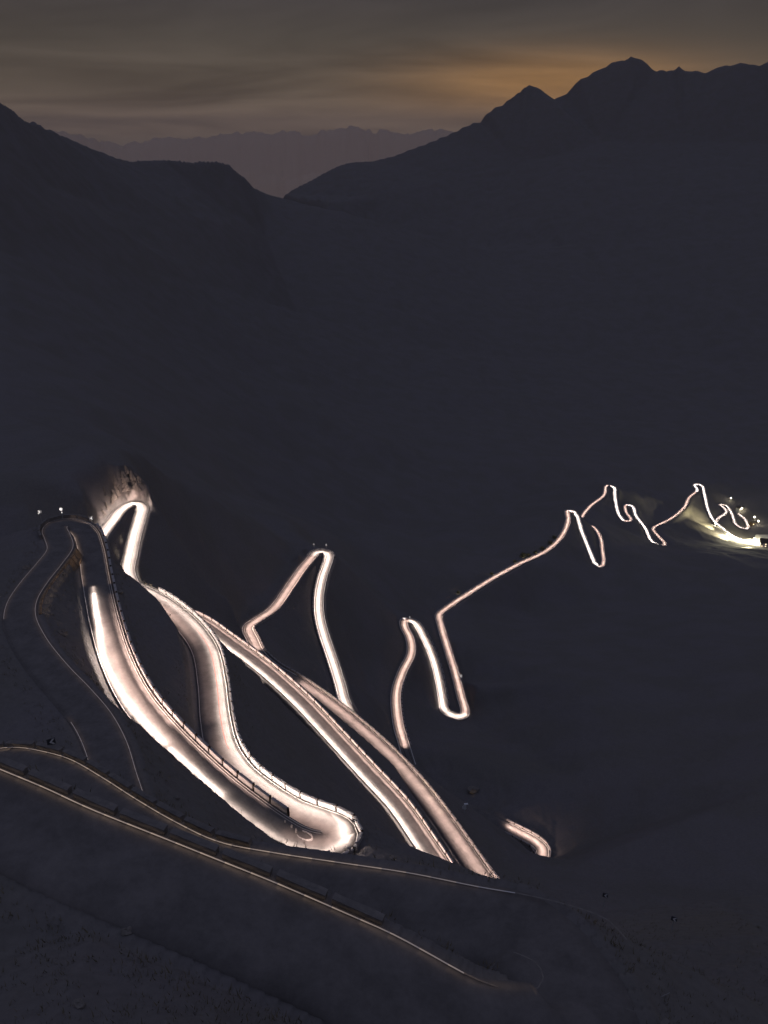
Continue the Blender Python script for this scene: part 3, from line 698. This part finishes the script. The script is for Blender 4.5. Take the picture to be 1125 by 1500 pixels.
# ------------------------------------------------------------------ placing things on the ground
def hit(u, v, r0=20, r1=3000):
    d = ray(u, v); d = d / math.hypot(d[0], d[1]); r = r0; pr = r0
    while r < r1:
        if d[2] * r < hgt(d[0] * r, d[1] * r):
            lo, hi = pr, r
            for _ in range(20):
                m_ = (lo + hi) / 2
                if d[2] * m_ < hgt(d[0] * m_, d[1] * m_): hi = m_
                else: lo = m_
            return np.array([d[0] * hi, d[1] * hi, hgt(d[0] * hi, d[1] * hi)])
        pr = r; r *= 1.004
    return d * r1
def bm_box(V, Fq, lo, hi):
    k = len(V)
    V += [(x, y, z) for z in (lo[2], hi[2]) for y in (lo[1], hi[1]) for x in (lo[0], hi[0])]
    Fq += [tuple(k + i for i in f) for f in ((0, 2, 3, 1), (4, 5, 7, 6), (0, 1, 5, 4), (2, 6, 7, 3), (0, 4, 6, 2), (1, 3, 7, 5))]
def py_mesh(name, V, Fq, m, smooth=False):
    me = bpy.data.meshes.new(name); me.from_pydata([tuple(map(float, v)) for v in V], [], Fq); me.update(); me.materials.append(m)
    if smooth: me.polygons.foreach_set('use_smooth', [True] * len(me.polygons))
    return me
def tube(V, Fq, pts, r, n=8):
    pts = [Vector(p) for p in pts]; k0 = len(V)
    for i, p in enumerate(pts):
        t = (pts[min(i + 1, len(pts) - 1)] - pts[max(i - 1, 0)]).normalized(); a_ = t.orthogonal().normalized(); b_ = t.cross(a_)
        rr_ = r if not hasattr(r, '__len__') else r[i]
        for j in range(n):
            q = p + (a_ * math.cos(2 * math.pi * j / n) + b_ * math.sin(2 * math.pi * j / n)) * rr_; V.append(tuple(q))
    for i in range(len(pts) - 1):
        for j in range(n):
            a0 = k0 + i * n + j; a1 = k0 + i * n + (j + 1) % n; Fq.append((a0, a1, a1 + n, a0 + n))
    Fq.append(tuple(k0 + j for j in reversed(range(n)))); Fq.append(tuple(k0 + (len(pts) - 1) * n + j for j in range(n)))
def solid(name, lo, hi, m, parent=None, bev=0):
    V = []; Fq = []; bm_box(V, Fq, lo, hi); return obj(name, py_mesh(name, V, Fq, m), parent)
def face_cam(o, extra=0.0):
    o.rotation_euler = (0, 0, math.atan2(-o.location.x, o.location.y) * 1.0 + extra)   # local -Y turned to the viewer's side
def added_spot_on(p, power, dist=7, cone=16, lift=-.6, side=0.0, col=(1, .93, .86)):  # spot added on the viewer's side to brighten one thing
    p = np.array(p, float); d = -p.copy(); d[2] = 0; d /= np.linalg.norm(d); n = np.array([d[1], -d[0], 0])
    q = p + d * dist + n * side + np.array([0, 0, lift]); lamp(q, p - q, power, cone, col, .12, .6)

# chevron signs on the outside of the bends
def chevron_sign(p, label, flip=1, size=.9, post=1.9, lit=60, tilt=0.0, extra=0.0):
    root = obj('chevron_sign', None, label=label, category='road sign', group='chevron signs on the bends')
    root.location = p; face_cam(root, extra)
    V = []; Fq = []; tube(V, Fq, [(0, .05, -.6), (0, .05, post)], .04); obj('post', py_mesh('post', V, Fq, M_steel), root)
    pn = solid('panel', (-size / 2, -.02, post - size * .5), (size / 2, .02, post + size * .5), M_black, root)
    V = []; Fq = []
    w = size * .2; h = size * .42; t = size * .22
    for sgn in (1, -1):
        k = len(V)
        P2 = [(-t, 0), (-t + w * 1.5, 0), (t + w * 1.2, h * sgn), (t - w * .3, h * sgn)]
        for y in (-.033, -.023):
            V += [(x * -flip if False else x * flip, y, post + z) for x, z in P2]
        Fq += [(k, k + 1, k + 2, k + 3), (k + 7, k + 6, k + 5, k + 4), (k, k + 4, k + 5, k + 1), (k + 2, k + 6, k + 7, k + 3), (k + 1, k + 5, k + 6, k + 2), (k + 3, k + 7, k + 4, k)]
    obj('chevron_mark', py_mesh('chevron_mark', V, Fq, M_white), pn)
    if lit: added_spot_on((p[0], p[1], p[2] + post), lit)
    return root
def on(u, v, z): return PZ(u, v, z)
def road_side(P, N, i, off, dz=0.0):
    p = P[i] + N[i] * off; p = p.copy(); p[2] = min(hgt(p[0], p[1]), P[i][2]) + dz; return p
q = PZ(60, 760, -93.6); q[2] -= .9; chevron_sign(q, 'leftmost bright chevron sign above the dark hairpin wall at the left edge', flip=-1, lit=2200, size=1.0, post=3.0)
q = PZ(136, 774, -94.2); q[2] -= .2; chevron_sign(q, 'chevron sign pointing left beside the bright lower bend with lit rock', flip=1, lit=2200, size=1.0, post=3.2)
q = PZ(78, 1100, -60.0); chevron_sign(q, 'chevron sign above the second road near the left edge of the picture', flip=1, lit=700, size=.85, post=1.25)
q = PZ(520, 1214, -105.8); q[2] -= .3; chevron_sign(q, 'small pale chevron sign at the outer tip of the overexposed lower hairpin', flip=1, lit=600, size=.75, post=2.2)
q = PZ(885, 1322, -54.5); chevron_sign(q, 'barely lit chevron sign left of its twin above the dark nearest bend', flip=1, lit=3.5, size=.42, post=.8)
q = PZ(985, 1357, -53.5); chevron_sign(q, 'faint chevron sign right of its twin above the dark nearest bend', flip=1, lit=6.0, size=.42, post=.8)

# round mirror-like sign on the dark hairpin
root = obj('round_sign', None, label='small round white sign over a plate on a post above the dark hairpin', category='road sign')
q = PZ(91.5, 757, -93.9); root.location = q; face_cam(root)
V = []; Fq = []; tube(V, Fq, [(0, .05, -.6), (0, .05, 2.6)], .04); obj('post', py_mesh('post', V, Fq, M_steel), root)
V = []; Fq = []; tube(V, Fq, [(0, -.03, 2.3), (0, .02, 2.3)], .42, 20); obj('disc', py_mesh('disc', V, Fq, M_white), root)
solid('plate', (-.12, -.03, .95), (.22, .02, 1.45), M_white, root)
added_spot_on((q[0], q[1], q[2] + 2.0), 2200)

# signboard standing alone on the slope
q = hit(680, 1191)
root = obj('signboard', None, label='pale signboard with a small roof, alone on the dark slope right of the roads', category='sign')
root.location = q; face_cam(root, .25)
V = []; Fq = []; tube(V, Fq, [(0, .06, -.6), (0, .06, 3.2)], .09); obj('post', py_mesh('post', V, Fq, M_steel), root)
V = []; Fq = []
for y in (-.05, .05): V += [(-.75, y, 2.1), (.1, y, 1.5), (.62, y, 1.9), (.55, y, 3.5), (-.2, y, 3.75), (-.85, y, 3.0)]
Fq += [tuple(range(6)), tuple(reversed(range(6, 12)))] + [(i, i + 6, (i + 1) % 6 + 6, (i + 1) % 6) for i in range(6)]
obj('board', py_mesh('board', V, Fq, M_white), root)
solid('roof', (-.2, -.3, 4.0), (1.15, .3, 4.16), M_white, root)
added_spot_on((q[0], q[1], q[2] + 2.8), 600, 7, 24)

# marker posts and bollards at the lower hairpin
def marker_post(p, label, h=1.5, arm=.45, lit=0):
    root = obj('marker_post', None, label=label, category='marker post', group='marker posts at the lower hairpin')
    root.location = p; face_cam(root, .3)
    V = []; Fq = []; bm_box(V, Fq, (-.09, -.06, -.8), (.09, .06, h)); obj('post', py_mesh('post', V, Fq, M_wall), root)
    V = []; Fq = []; bm_box(V, Fq, (-arm, -.09, h - .02), (.14, .09, h + .18)); obj('cap', py_mesh('cap', V, Fq, M_wall), root)
    if lit: added_spot_on((p[0], p[1], p[2] + h * .8), lit, 5, 22)
for u, v, lb in ((482.5, 1257, 'leftmost marker post, standing below the lower hairpin near edge'), (513, 1252, 'middle marker post below the rounded tip of the lower hairpin'), (524, 1244, 'rightmost marker post at the outer tip of the lower hairpin')):
    marker_post(PZ(u, v, -104.9), lb, lit=250)
for u, v, lb in ((418, 1208, 'uppermost bollard after the last wall segment inside the lower hairpin'), (427.5, 1214, 'middle one of three bollards inside the lower hairpin'), (434, 1220, 'lowest bollard beside the curled kerb inside the lower hairpin')):
    p = PZ(u, v, -104.8)
    V = []; Fq = []; tube(V, Fq, [(0, 0, -.5), (0, 0, .2), (0, 0, .75), (0, 0, .95), (0, 0, 1.0)], [.2, .19, .17, .13, .04], 10)
    o = obj('bollard', py_mesh('bollard', V, Fq, M_wall, True), label=lb, category='bollard', group='bollards inside the lower hairpin'); o.location = p
kp = spline([PZ(u, v, -104.75) for u, v in ((433, 1217), (435, 1223), (441, 1228), (450, 1230.5), (457, 1229), (457.5, 1225), (452, 1220), (443, 1217))], .4)
T_, N_ = frames(kp); V, f = ribbon(kp, N_, [-.11, -.09, .09, .11], [-.5, .1, .1, -.5])
obj('kerb', mesh_from('kerb', V, f, M_wall), label='thin pale kerb curling round the island inside the lower hairpin', category='kerb')

# small posts and signs on the farther bends
def small_post(u, v, z, h, label, board=None, lit=0, dist=10):
    p = PZ(u, v, z); root = obj('road_sign', None, label=label, category='road sign', group='small signs on the distant bends')
    root.location = p; face_cam(root)
    V = []; Fq = []; tube(V, Fq, [(0, .05, -2), (0, .05, h)], .09); obj('post', py_mesh('post', V, Fq, M_steel), root)
    w, hh = board or (.7, .7); solid('panel', (-w / 2, -.03, h - hh), (w / 2, .03, h), M_white, root)
    if lit: added_spot_on((p[0], p[1], p[2] + h * .8), lit, dist, 20)
small_post(460, 803, -242.5, 3.4, 'left one of two little signs on top of the central hairpin', (.8, .9), 900)
small_post(478, 804, -243.0, 3.6, 'right one of two little signs on top of the central hairpin', (.8, 1.2), 900)
small_post(600, 911, -307.5, 4.5, 'thin sign over the crest of the hairpin at centre right, nearer its tip', (.7, 2.0), 1200)
small_post(610.5, 917, -309.5, 3.0, 'tiny sign right of the crest of the hairpin at centre right', (.8, .9), 900)
small_post(675, 996, -336.0, 4.5, 'pale upright board beside the long stretch right of the picture centre', (1.6, 3.0), 1600)
small_post(592, 910, -306.8, 3.0, 'slanted dark-edged board on the crest of the hairpin at centre right', (2.6, 1.4), 700)

# retaining wall with ragged foot between the left road and the broad bright road
r0_ = at(PB, 45, 872, 0, jH1) - 12; r1_ = at(PB, 100, 797, 0, jH1)
r0_, r1_ = at(PB, 30, 905, 0, jH1), at(PB, 92, 806, 0, jH1)
root = obj('retaining_wall', None, label='brown stone retaining wall with ragged foot under the dark left road', category='retaining wall')
root.location = PB[r0_]
i = r0_; rw = random.Random(4)
while i < r1_ - 1:
    n_ = rw.choice((2, 3, 3)); k = min(i + n_, r1_)
    a_ = PB[i] + NB[i] * (hB + .35); b_ = PB[k] + NB[k] * (hB + .35); dep = rw.uniform(2.0, 3.8) * min(1, .45 + (k - r0_) / 18)
    nn = NB[i]; V = []
    for p, e in ((a_, dep * rw.uniform(.85, 1)), (b_ - (b_ - a_) * .06, dep)):
        for out, z in ((.0, .12), (.45, .1), (.6 + e * .42, -e), (-.1, -e)): V.append(tuple(p + nn * out + np.array([0, 0, z]) - PB[r0_]))
    Fq = [(0, 1, 5, 4), (1, 2, 6, 5), (2, 3, 7, 6), (3, 0, 4, 7), (0, 3, 2, 1), (4, 5, 6, 7)]
    obj('wall_panel', py_mesh('wall_panel', V, Fq, M_wallb), root)
    mid = (a_ + b_) / 2 + nn * 4.2 + np.array([0, 0, .2])
    lamp(mid, (a_ + b_) / 2 + np.array([0, 0, -.9]) - mid, 45, 52, (1, .72, .48), .3)  # spot added close in front of each panel to brighten it
    i = k

# grey rocks, each brightened by its own added spot
def rock(u, v, size, label, lit=0, seed=0, cone=30):
    p = hit(u, v); r_ = random.Random(seed); V = []; Fq = []
    n, m = 9, 6
    for i in range(m + 1):
        th = math.pi * i / m
        for j in range(n):
            ph = 2 * math.pi * j / n; k = 1 + r_.uniform(-.25, .22)
            V.append((math.sin(th) * math.cos(ph) * size * k * 1.3, math.sin(th) * math.sin(ph) * size * k, math.cos(th) * size * .7 * k))
    for i in range(m):
        for j in range(n): Fq.append((i * n + j, (i + 1) * n + j, (i + 1) * n + (j + 1) % n, i * n + (j + 1) % n))
    o = obj('boulder', py_mesh('boulder', V, Fq, M_rock), label=label, category='rock', group='loose rocks on the slopes'); o.location = p + np.array([0, 0, size * .2])
    if lit: added_spot_on((p[0], p[1], p[2]), lit, 9, cone, 2.0, col=(1, .75, .5))
rock(90, 928, 1.1, 'brown rock catching light on the slope left of the broad bright road', 35, 1)
rock(76, 900, .4, 'tiny rock right of the dark left road, above the brown rock', 18, 2)
rock(38, 832, .8, 'faint olive rock left of the dark left road', 12, 3)
rock(693, 1158, 2.2, 'flat orange-brown rock on the dark slope above the signboard', 150, 4)
rock(186, 1365, .3, 'small brown stone on the dark foreground slope at lower left', 1.4, 5)
rock(115, 1473, .3, 'small olive stone near the bottom edge, left', 1.0, 6)
rock(258, 1170, .4, 'dim stone between the second road and the bright hairpin road', 3.5, 7)
rock(198, 1247, .14, 'pale pebble in the grass below the nearest guard line', 1.0, 8)
rock(346, 1306, .12, 'single pale pebble below the nearest edge line at centre left', 1.2, 9)
rock(176, 868, .7, 'reddish rock just right of the start of the broad bright road', 14, 10)

# jagged outcrops behind the lit bend on the left
def outcrop(u, v, w, h, label, seed, lean=.3):
    p = hit(u, v, 250); r_ = random.Random(seed); V = []; Fq = []; n = 10; m = 5
    for i in range(m):
        t = i / (m - 1)
        for j in range(n):
            ph = 2 * math.pi * j / n
            k = (1 - t * .72) * (1 + r_.uniform(-.3, .3)) * (1 if i < m - 1 else .5)
            V.append((math.cos(ph) * w * k + lean * h * t, math.sin(ph) * w * .8 * k, -1 + (h + 1) * t * (1 + (r_.uniform(-.15, .15) if i else 0))))
    for i in range(m - 1):
        for j in range(n): Fq.append((i * n + j, i * n + (j + 1) % n, (i + 1) * n + (j + 1) % n, (i + 1) * n + j))
    Fq.append(tuple((m - 1) * n + j for j in range(n)))
    o = obj('rock_outcrop', py_mesh('rock_outcrop', V, Fq, M_rock), label=label, category='rock', group='rock outcrops behind the lit bend'); o.location = p
    o.rotation_euler.z = r_.uniform(0, 6)
oc_ = [(152, 752, 1.3, 2.2), (158, 744, 1.6, 2.8), (163, 735, 1.3, 3.2), (168, 728, 1.6, 3.6), (174, 722, 1.4, 4.2), (181, 716, 1.6, 3.6), (188, 714, 1.9, 3.6), (196, 713, 2.1, 3.0), (203, 715, 1.8, 2.6), (172, 708, 1.7, 3.6), (184, 702, 2.0, 4), (195, 699, 1.8, 3.2), (205, 703, 1.6, 2.4), (154, 722, 1.2, 2.4), (186, 690, 1.6, 3)]
ocl = ['lowest rock outcrop at the left end of the lit bank', 'second rock outcrop up the left side of the lit bank', 'leaning rock outcrop low on the left of the lit bank', 'pinkish rock spike left of the lit bend crest', 'tall thin rock spike in the lit bank', 'rock outcrop left of the dark crack in the lit bank', 'rock outcrop right of the dark crack in the lit bank', 'broad rock outcrop above the white shoulder of the lit bend', 'rounded rock at the right end of the lit bank crest', 'brown rock outcrop in the upper row, left', 'brown rock outcrop in the upper row, centre', 'brown rock outcrop in the upper row, right of centre', 'smallest brown rock in the upper row, far right', 'isolated orange-brown rock left of the lit bank', 'dim topmost rock above the lit bank']
for k, ((u, v, w, h), lb) in enumerate(zip(oc_, ocl)): outcrop(u, v, w, h, lb, 40 + k)
cb_ = at(PC, 170, 757); ce_ = at(PC, 206, 742)
for i in range(cb_ - 6, ce_ + 2, 5):
    p = PC[i] + np.array([0, 0, 1.0]); tgt = PZ(186, 705, -141) + (PC[i] - PC[cb_]) * .5
    lamp(p, tgt - p, 2300, 62, (1, .73, .64), .3)
    lamp(p, Vector(-NC[i] + np.array([0, 0, .22])), 1500, 95, (1, .76, .68), .3)

# headlamps sweeping out over the slopes beside the lower legs
for i, (du, dv, pw_) in zip(range(c1 - 26, c1 + 4, 9), ((168, 792, 700), (168, 812, 700), (172, 830, 700), (176, 838, 500))):
    p = PC[i] + np.array([0, 0, 1.6]); t_ = PZ(du, dv, PC[i][2] + 2); lamp(p, t_ - p, pw_ * .5, 60, (1, .85, .6), .3)
    t_ = p + (p - t_) + np.array([0, 0, -2.5]); lamp(p, t_ - p, pw_ * .5, 60, (1, .78, .58), .3)
for u, v, pw_ in ((618, 1150, 500), (632, 1166, 500), (646, 1186, 400)):
    i = at(PC, u - 10, v + 14, c3b, c4); p = PC[i] + np.array([0, 0, 1.2]); t_ = hit(u + 8, v - 6, 200); lamp(p, t_ - p, pw_, 80, (1, .8, .58), .3)

# bent edge of the picture: stone block and rail stub on the near slope at lower right
q = hit(972, 1500, 12)
root = obj('stone_marker', None, label='olive-brown square stone marker cut by the bottom edge at lower right', category='marker stone')
q = PZ(972, 1506, q[2]); root.location = q; root.rotation_euler = (0, 0, .5)
V = []; Fq = []; bm_box(V, Fq, (-.28, -.2, -.6), (.28, .2, .55)); V[4:] = [(x * .85, y * .85, z + (x * .35)) for x, y, z in V[4:]]
obj('block', py_mesh('block', V, Fq, M_rock), root)
added_spot_on((q[0], q[1], q[2] + .5), 1.6, 5, 18, col=(1, .78, .4))
root = obj('metal_bar', None, label='short pale metal bar on a stub above the stone marker at lower right', category='metal bar')
root.location = hit(974, 1462, 12); root.rotation_euler = (0, 0, .15)
V = []; Fq = []; tube(V, Fq, [(-.26, 0, .22), (.26, 0, .48)], .018); obj('rail', py_mesh('rail', V, Fq, M_steel), root)
V = []; Fq = []; tube(V, Fq, [(.05, 0, -.4), (.03, 0, .33)], .018); obj('stub', py_mesh('stub', V, Fq, M_steel), root)
added_spot_on(tuple(np.array(root.location) + np.array([0, 0, .3])), .5, 5, 9)

# ------------------------------------------------------------------ village on the valley floor
vb = PZ(1118, 806, -492)
def building(name, p, size, rz, label, lit_rows=2, floors=3, wcol=M_plaster):
    w, d_, h = size
    root = obj(name, None, label=label, category='building'); root.location = p; root.rotation_euler = (0, 0, rz)
    V = []; Fq = []; bm_box(V, Fq, (-w / 2, -d_ / 2, -6), (w / 2, d_ / 2, h)); obj('wall', py_mesh('wall', V, Fq, wcol), root)
    V = [(-w / 2 - .6, -d_ / 2 - .8, h - .1), (w / 2 + .6, -d_ / 2 - .8, h - .1), (w / 2 + .6, d_ / 2 + .8, h - .1), (-w / 2 - .6, d_ / 2 + .8, h - .1), (-w / 2 - .6, 0, h + d_ * .32), (w / 2 + .6, 0, h + d_ * .32)]
    rf = obj('roof', py_mesh('roof', V, [(0, 1, 5, 4), (2, 3, 4, 5), (1, 2, 5), (3, 0, 4), (3, 2, 1, 0)], M_roof), root)
    V = []; Fq = []; bm_box(V, Fq, (w * .2, -.5, h + d_ * .2), (w * .2 + 1, .5, h + d_ * .42)); obj('chimney', py_mesh('chimney', V, Fq, M_plaster), rf)
    nwin = max(2, int(w / 4))
    for fl in range(floors):
        for k in range(nwin):
            x = -w / 2 + (k + .5) * w / nwin; z = .9 + fl * (h / floors)
            f_ = solid('window', (x - .7, -d_ / 2 - .06, z), (x + .7, -d_ / 2 - .003, z + 1.5), M_wood, root)
            solid('pane', (x - .58, -d_ / 2 - .085, z + .12), (x + .58, -d_ / 2 - .062, z + 1.38), M_window if random.random() < .55 else M_black, f_)
    solid('door', (-.7, -d_ / 2 - .08, -.2), (.7, -d_ / 2 - .004, 2.1), M_wood, root)
    return root
building('hotel', PZ(1131, 806, -492), (34, 13, 12), -.25, 'white floodlit hotel cut by the right edge of the picture', floors=4)
building('mountain_hut', hit(1083, 747, 700), (9, 6, 4.2), .5, 'small hut with glowing gable above the last zigzag at far right', floors=1)
building('barn', hit(1103, 768, 700), (8, 6, 3.8), .3, 'small barn between the two bright lamps at far right', floors=1, wcol=M_wood)
def street_lamp(p, label, h=7, power=1500, head=.8):
    root = obj('street_lamp', None, label=label, category='street lamp', group='lamps of the mountain village'); root.location = p
    V = []; Fq = []; tube(V, Fq, [(0, 0, -4), (0, 0, h * .6), (0, 0, h), (-.5, -.2, h + .5), (-1.2, -.5, h + .55)], [.16, .13, .1, .08, .07]); obj('pole', py_mesh('pole', V, Fq, M_steel), root)
    V = []; Fq = []; tube(V, Fq, [(-1.2, -.5, h + .3 + head * .5), (-1.2, -.5, h + .3), (-1.2, -.5, h + .3 - head * .5)], [head * .4, head * .6, head * .35], 10); obj('lamp_head', py_mesh('lamp_head', V, Fq, M_lampglass), root)
    l = bpy.data.lights.new('street_light', 'POINT'); l.energy = power; l.color = (1, .93, .62); l.shadow_soft_size = .5
    lo = bpy.data.objects.new('street_light', l); C.objects.link(lo); lo.location = (p[0] - 1.2, p[1] - .5, p[2] + h - .8)
for u, v, z, lb, h_, pw_, hd in ((1070.5, 735, -515, 'topmost lone lamp above the last zigzag', 6, 500, 1.5), (1086.5, 750, -511, 'lamp beside the small hut', 6, 900, 1.6),
        (1105, 763, -509, 'left one of two neighbouring bright lamps at far right', 6, 900, 1.9), (1110.5, 769, -507.5, 'right one of two neighbouring bright lamps at far right', 6, 900, 1.9),
        (1095, 773, -503, 'dim lamp at the end bend of the last zigzag', 5, 200, .8), (1048.5, 772, -485, 'bright lamp where the white village road begins', 5, 2500, 1.5),
        (1064, 790, -488, 'village lamp on the road above the yellow-lit slope', 8, 36000, .7), (1084, 797, -490, 'village lamp halfway along the white road', 8, 36000, .7), (1104, 796, -491, 'village lamp beside the white forecourt', 8, 60000, .7)):
    street_lamp(hit(u, v, 700) if z < -500 else PZ(u, v, z), lb, h_, pw_, hd)
# gravel forecourt
fc = [PZ(u, v, z) for u, v, z in ((1050, 770, -485), (1066, 781, -486.8), (1085, 791, -488.4), (1104, 790, -489.2), (1107, 784, -489.2), (1160, 784, -489.5), (1165, 814, -492.5), (1105, 812, -491.6), (1080, 803, -490.4), (1060, 790, -488), (1050, 777, -486))]
V = [tuple(p + np.array([0, 0, .9])) for p in fc] + [tuple(p - np.array([0, 0, 5])) for p in fc]; n = len(fc)
M_gravel = mat('pale_gravel', (0.42, 0.40, 0.37), .95, (0.55, 0.52, 0.48), .3, 5)
obj('forecourt', py_mesh('forecourt', V, [tuple(reversed(range(n)))] + [(i, (i + 1) % n, (i + 1) % n + n, i + n) for i in range(n)], M_gravel), kind='structure')
for (u, v, z, pw_, tu, tv) in ((1075, 790, -478, 200000, 1035, 775), (1098, 800, -478, 130000, 1070, 805), (1055, 775, -476, 260000, 1012, 750)):
    p = PZ(u, v, z); t_ = hit(tu, tv, 700); lamp(p, t_ - p, pw_, 75, (1, .9, .5), .6, .9)  # unseen spots added in the air to brighten the village slope

hb = PZ(1131, 806, -492); p = hb + np.array([-7, -17, 7.0]); lamp(p, hb + np.array([-4, -6, 5.0]) - p, 26000, 130, (1, .95, .82), .5)  # unseen spot added in front of the hotel to brighten its facade
# ------------------------------------------------------------------ vegetation
def tufts(name, spots, m, h0, h1, blades, seed, spread=.5):
    r_ = np.random.default_rng(seed); V = []; n = 0
    out = []
    for (x, y, z) in spots:
        for _ in range(blades):
            a_ = r_.uniform(0, 6.28); b_ = r_.uniform(0, 6.28); h = r_.uniform(h0, h1); w = h * .10
            bx = x + r_.uniform(-1, 1) * spread; by = y + r_.uniform(-1, 1) * spread
            out += [(bx - w * math.cos(a_), by - w * math.sin(a_), z - .1), (bx + w * math.cos(a_), by + w * math.sin(a_), z - .1), (bx + math.cos(b_) * h * .45, by + math.sin(b_) * h * .45, z + h)]
    V = np.array(out); Fq = np.arange(len(V)).reshape(-1, 3)
    return obj(name, mesh_from(name, V, Fq, m), kind='stuff')
spots = []
cand = RS[::1]
rr_ = random.Random(11)
for _ in range(60000):
    sx, sy, sz, hw = cand[rr_.randrange(len(cand))]
    if math.hypot(sx, sy) > 520: continue
    a_ = rr_.uniform(0, 2 * math.pi); d = hw + rr_.uniform(.9, 4.5) ** 1.0; x = sx + d * math.cos(a_); y = sy + d * math.sin(a_)
    i = np.searchsorted(rs, math.hypot(x, y)); j = np.searchsorted(az, math.atan2(x, y))
    if D[min(i, NR - 1), min(j, NA - 1)] < .9: continue
    spots.append((x, y, hgt(x, y)))
    if len(spots) > 9000: break
tufts('verge_grass', spots, M_grass, .2, .6, 4, 5, .5)
spots = []
for _ in range(5000):
    azr = math.radians(rr_.uniform(-42, 42)); r_ = math.exp(rr_.uniform(math.log(24), math.log(120))); x = r_ * math.sin(azr); y = r_ * math.cos(azr)
    i = np.searchsorted(rs, r_); j = np.searchsorted(az, azr)
    if D[i, j] < .8: continue
    spots.append((x, y, hgt(x, y)))
tufts('slope_grass', spots, M_grass, .12, .4, 5, 6, .4)

def shrub(p, size, label, seed):
    r_ = random.Random(seed); root = obj('shrub', None, label=label, category='shrub', group='shrubs along the long distant stretch'); root.location = p
    V = []; Fq = []
    for k in range(4):
        a_ = r_.uniform(0, 6.28); tube(V, Fq, [(0, 0, -.5), (math.cos(a_) * size * .3, math.sin(a_) * size * .3, size * .6), (math.cos(a_) * size * .5, math.sin(a_) * size * .5, size)], [.08, .05, .02], 5)
    obj('stem', py_mesh('stem', V, Fq, M_bark), root)
    V = []; Fq = []
    for k in range(260):
        c_ = Vector((r_.gauss(0, .38), r_.gauss(0, .38), abs(r_.gauss(.55, .3)))) * size; s_ = r_.uniform(.08, .16) * size
        e1 = Vector((r_.uniform(-1, 1), r_.uniform(-1, 1), r_.uniform(-1, 1))).normalized() * s_; e2 = e1.orthogonal().normalized() * s_ * .6
        b0 = len(V); V += [tuple(c_ - e1), tuple(c_ + e2), tuple(c_ + e1), tuple(c_ - e2)]; Fq.append((b0, b0 + 1, b0 + 2, b0 + 3))
    obj('foliage', py_mesh('foliage', V, Fq, M_leaf), root)
for k, (u, v, s_, lb) in enumerate(((754, 824, 2.4, 'leftmost shrub above the long distant stretch'), (766, 816, 4.2, 'tallest shrub above the long distant stretch'), (774, 815, 3.0, 'shrub right of the tallest one on the long stretch'),
        (784, 811, 2.8, 'shrub in the middle of the row on the long stretch'), (795, 806, 3.4, 'shrub near the curve at the end of the long stretch'), (806, 797, 3.6, 'pale shrub beside the distant curve'), (812, 789, 3.0, 'last shrub on the outside of the distant curve'), (671, 869, 2.0, 'lone shrub at the low end of the long stretch'), (720, 842, 2.0, 'small shrub halfway along the long stretch'))):
    q = hit(u, v, 500); shrub(q, s_, lb, 70 + k)
    i = int(np.argmin(np.linalg.norm(PD - q, axis=1))); p = PD[i] + np.array([0, 0, 1.0]); t_ = q + np.array([0, 0, 1.5])
    d_ = t_ - p; lamp(p, d_, 9 * float(d_ @ d_) + 500, 70, (1, .86, .6), .3)
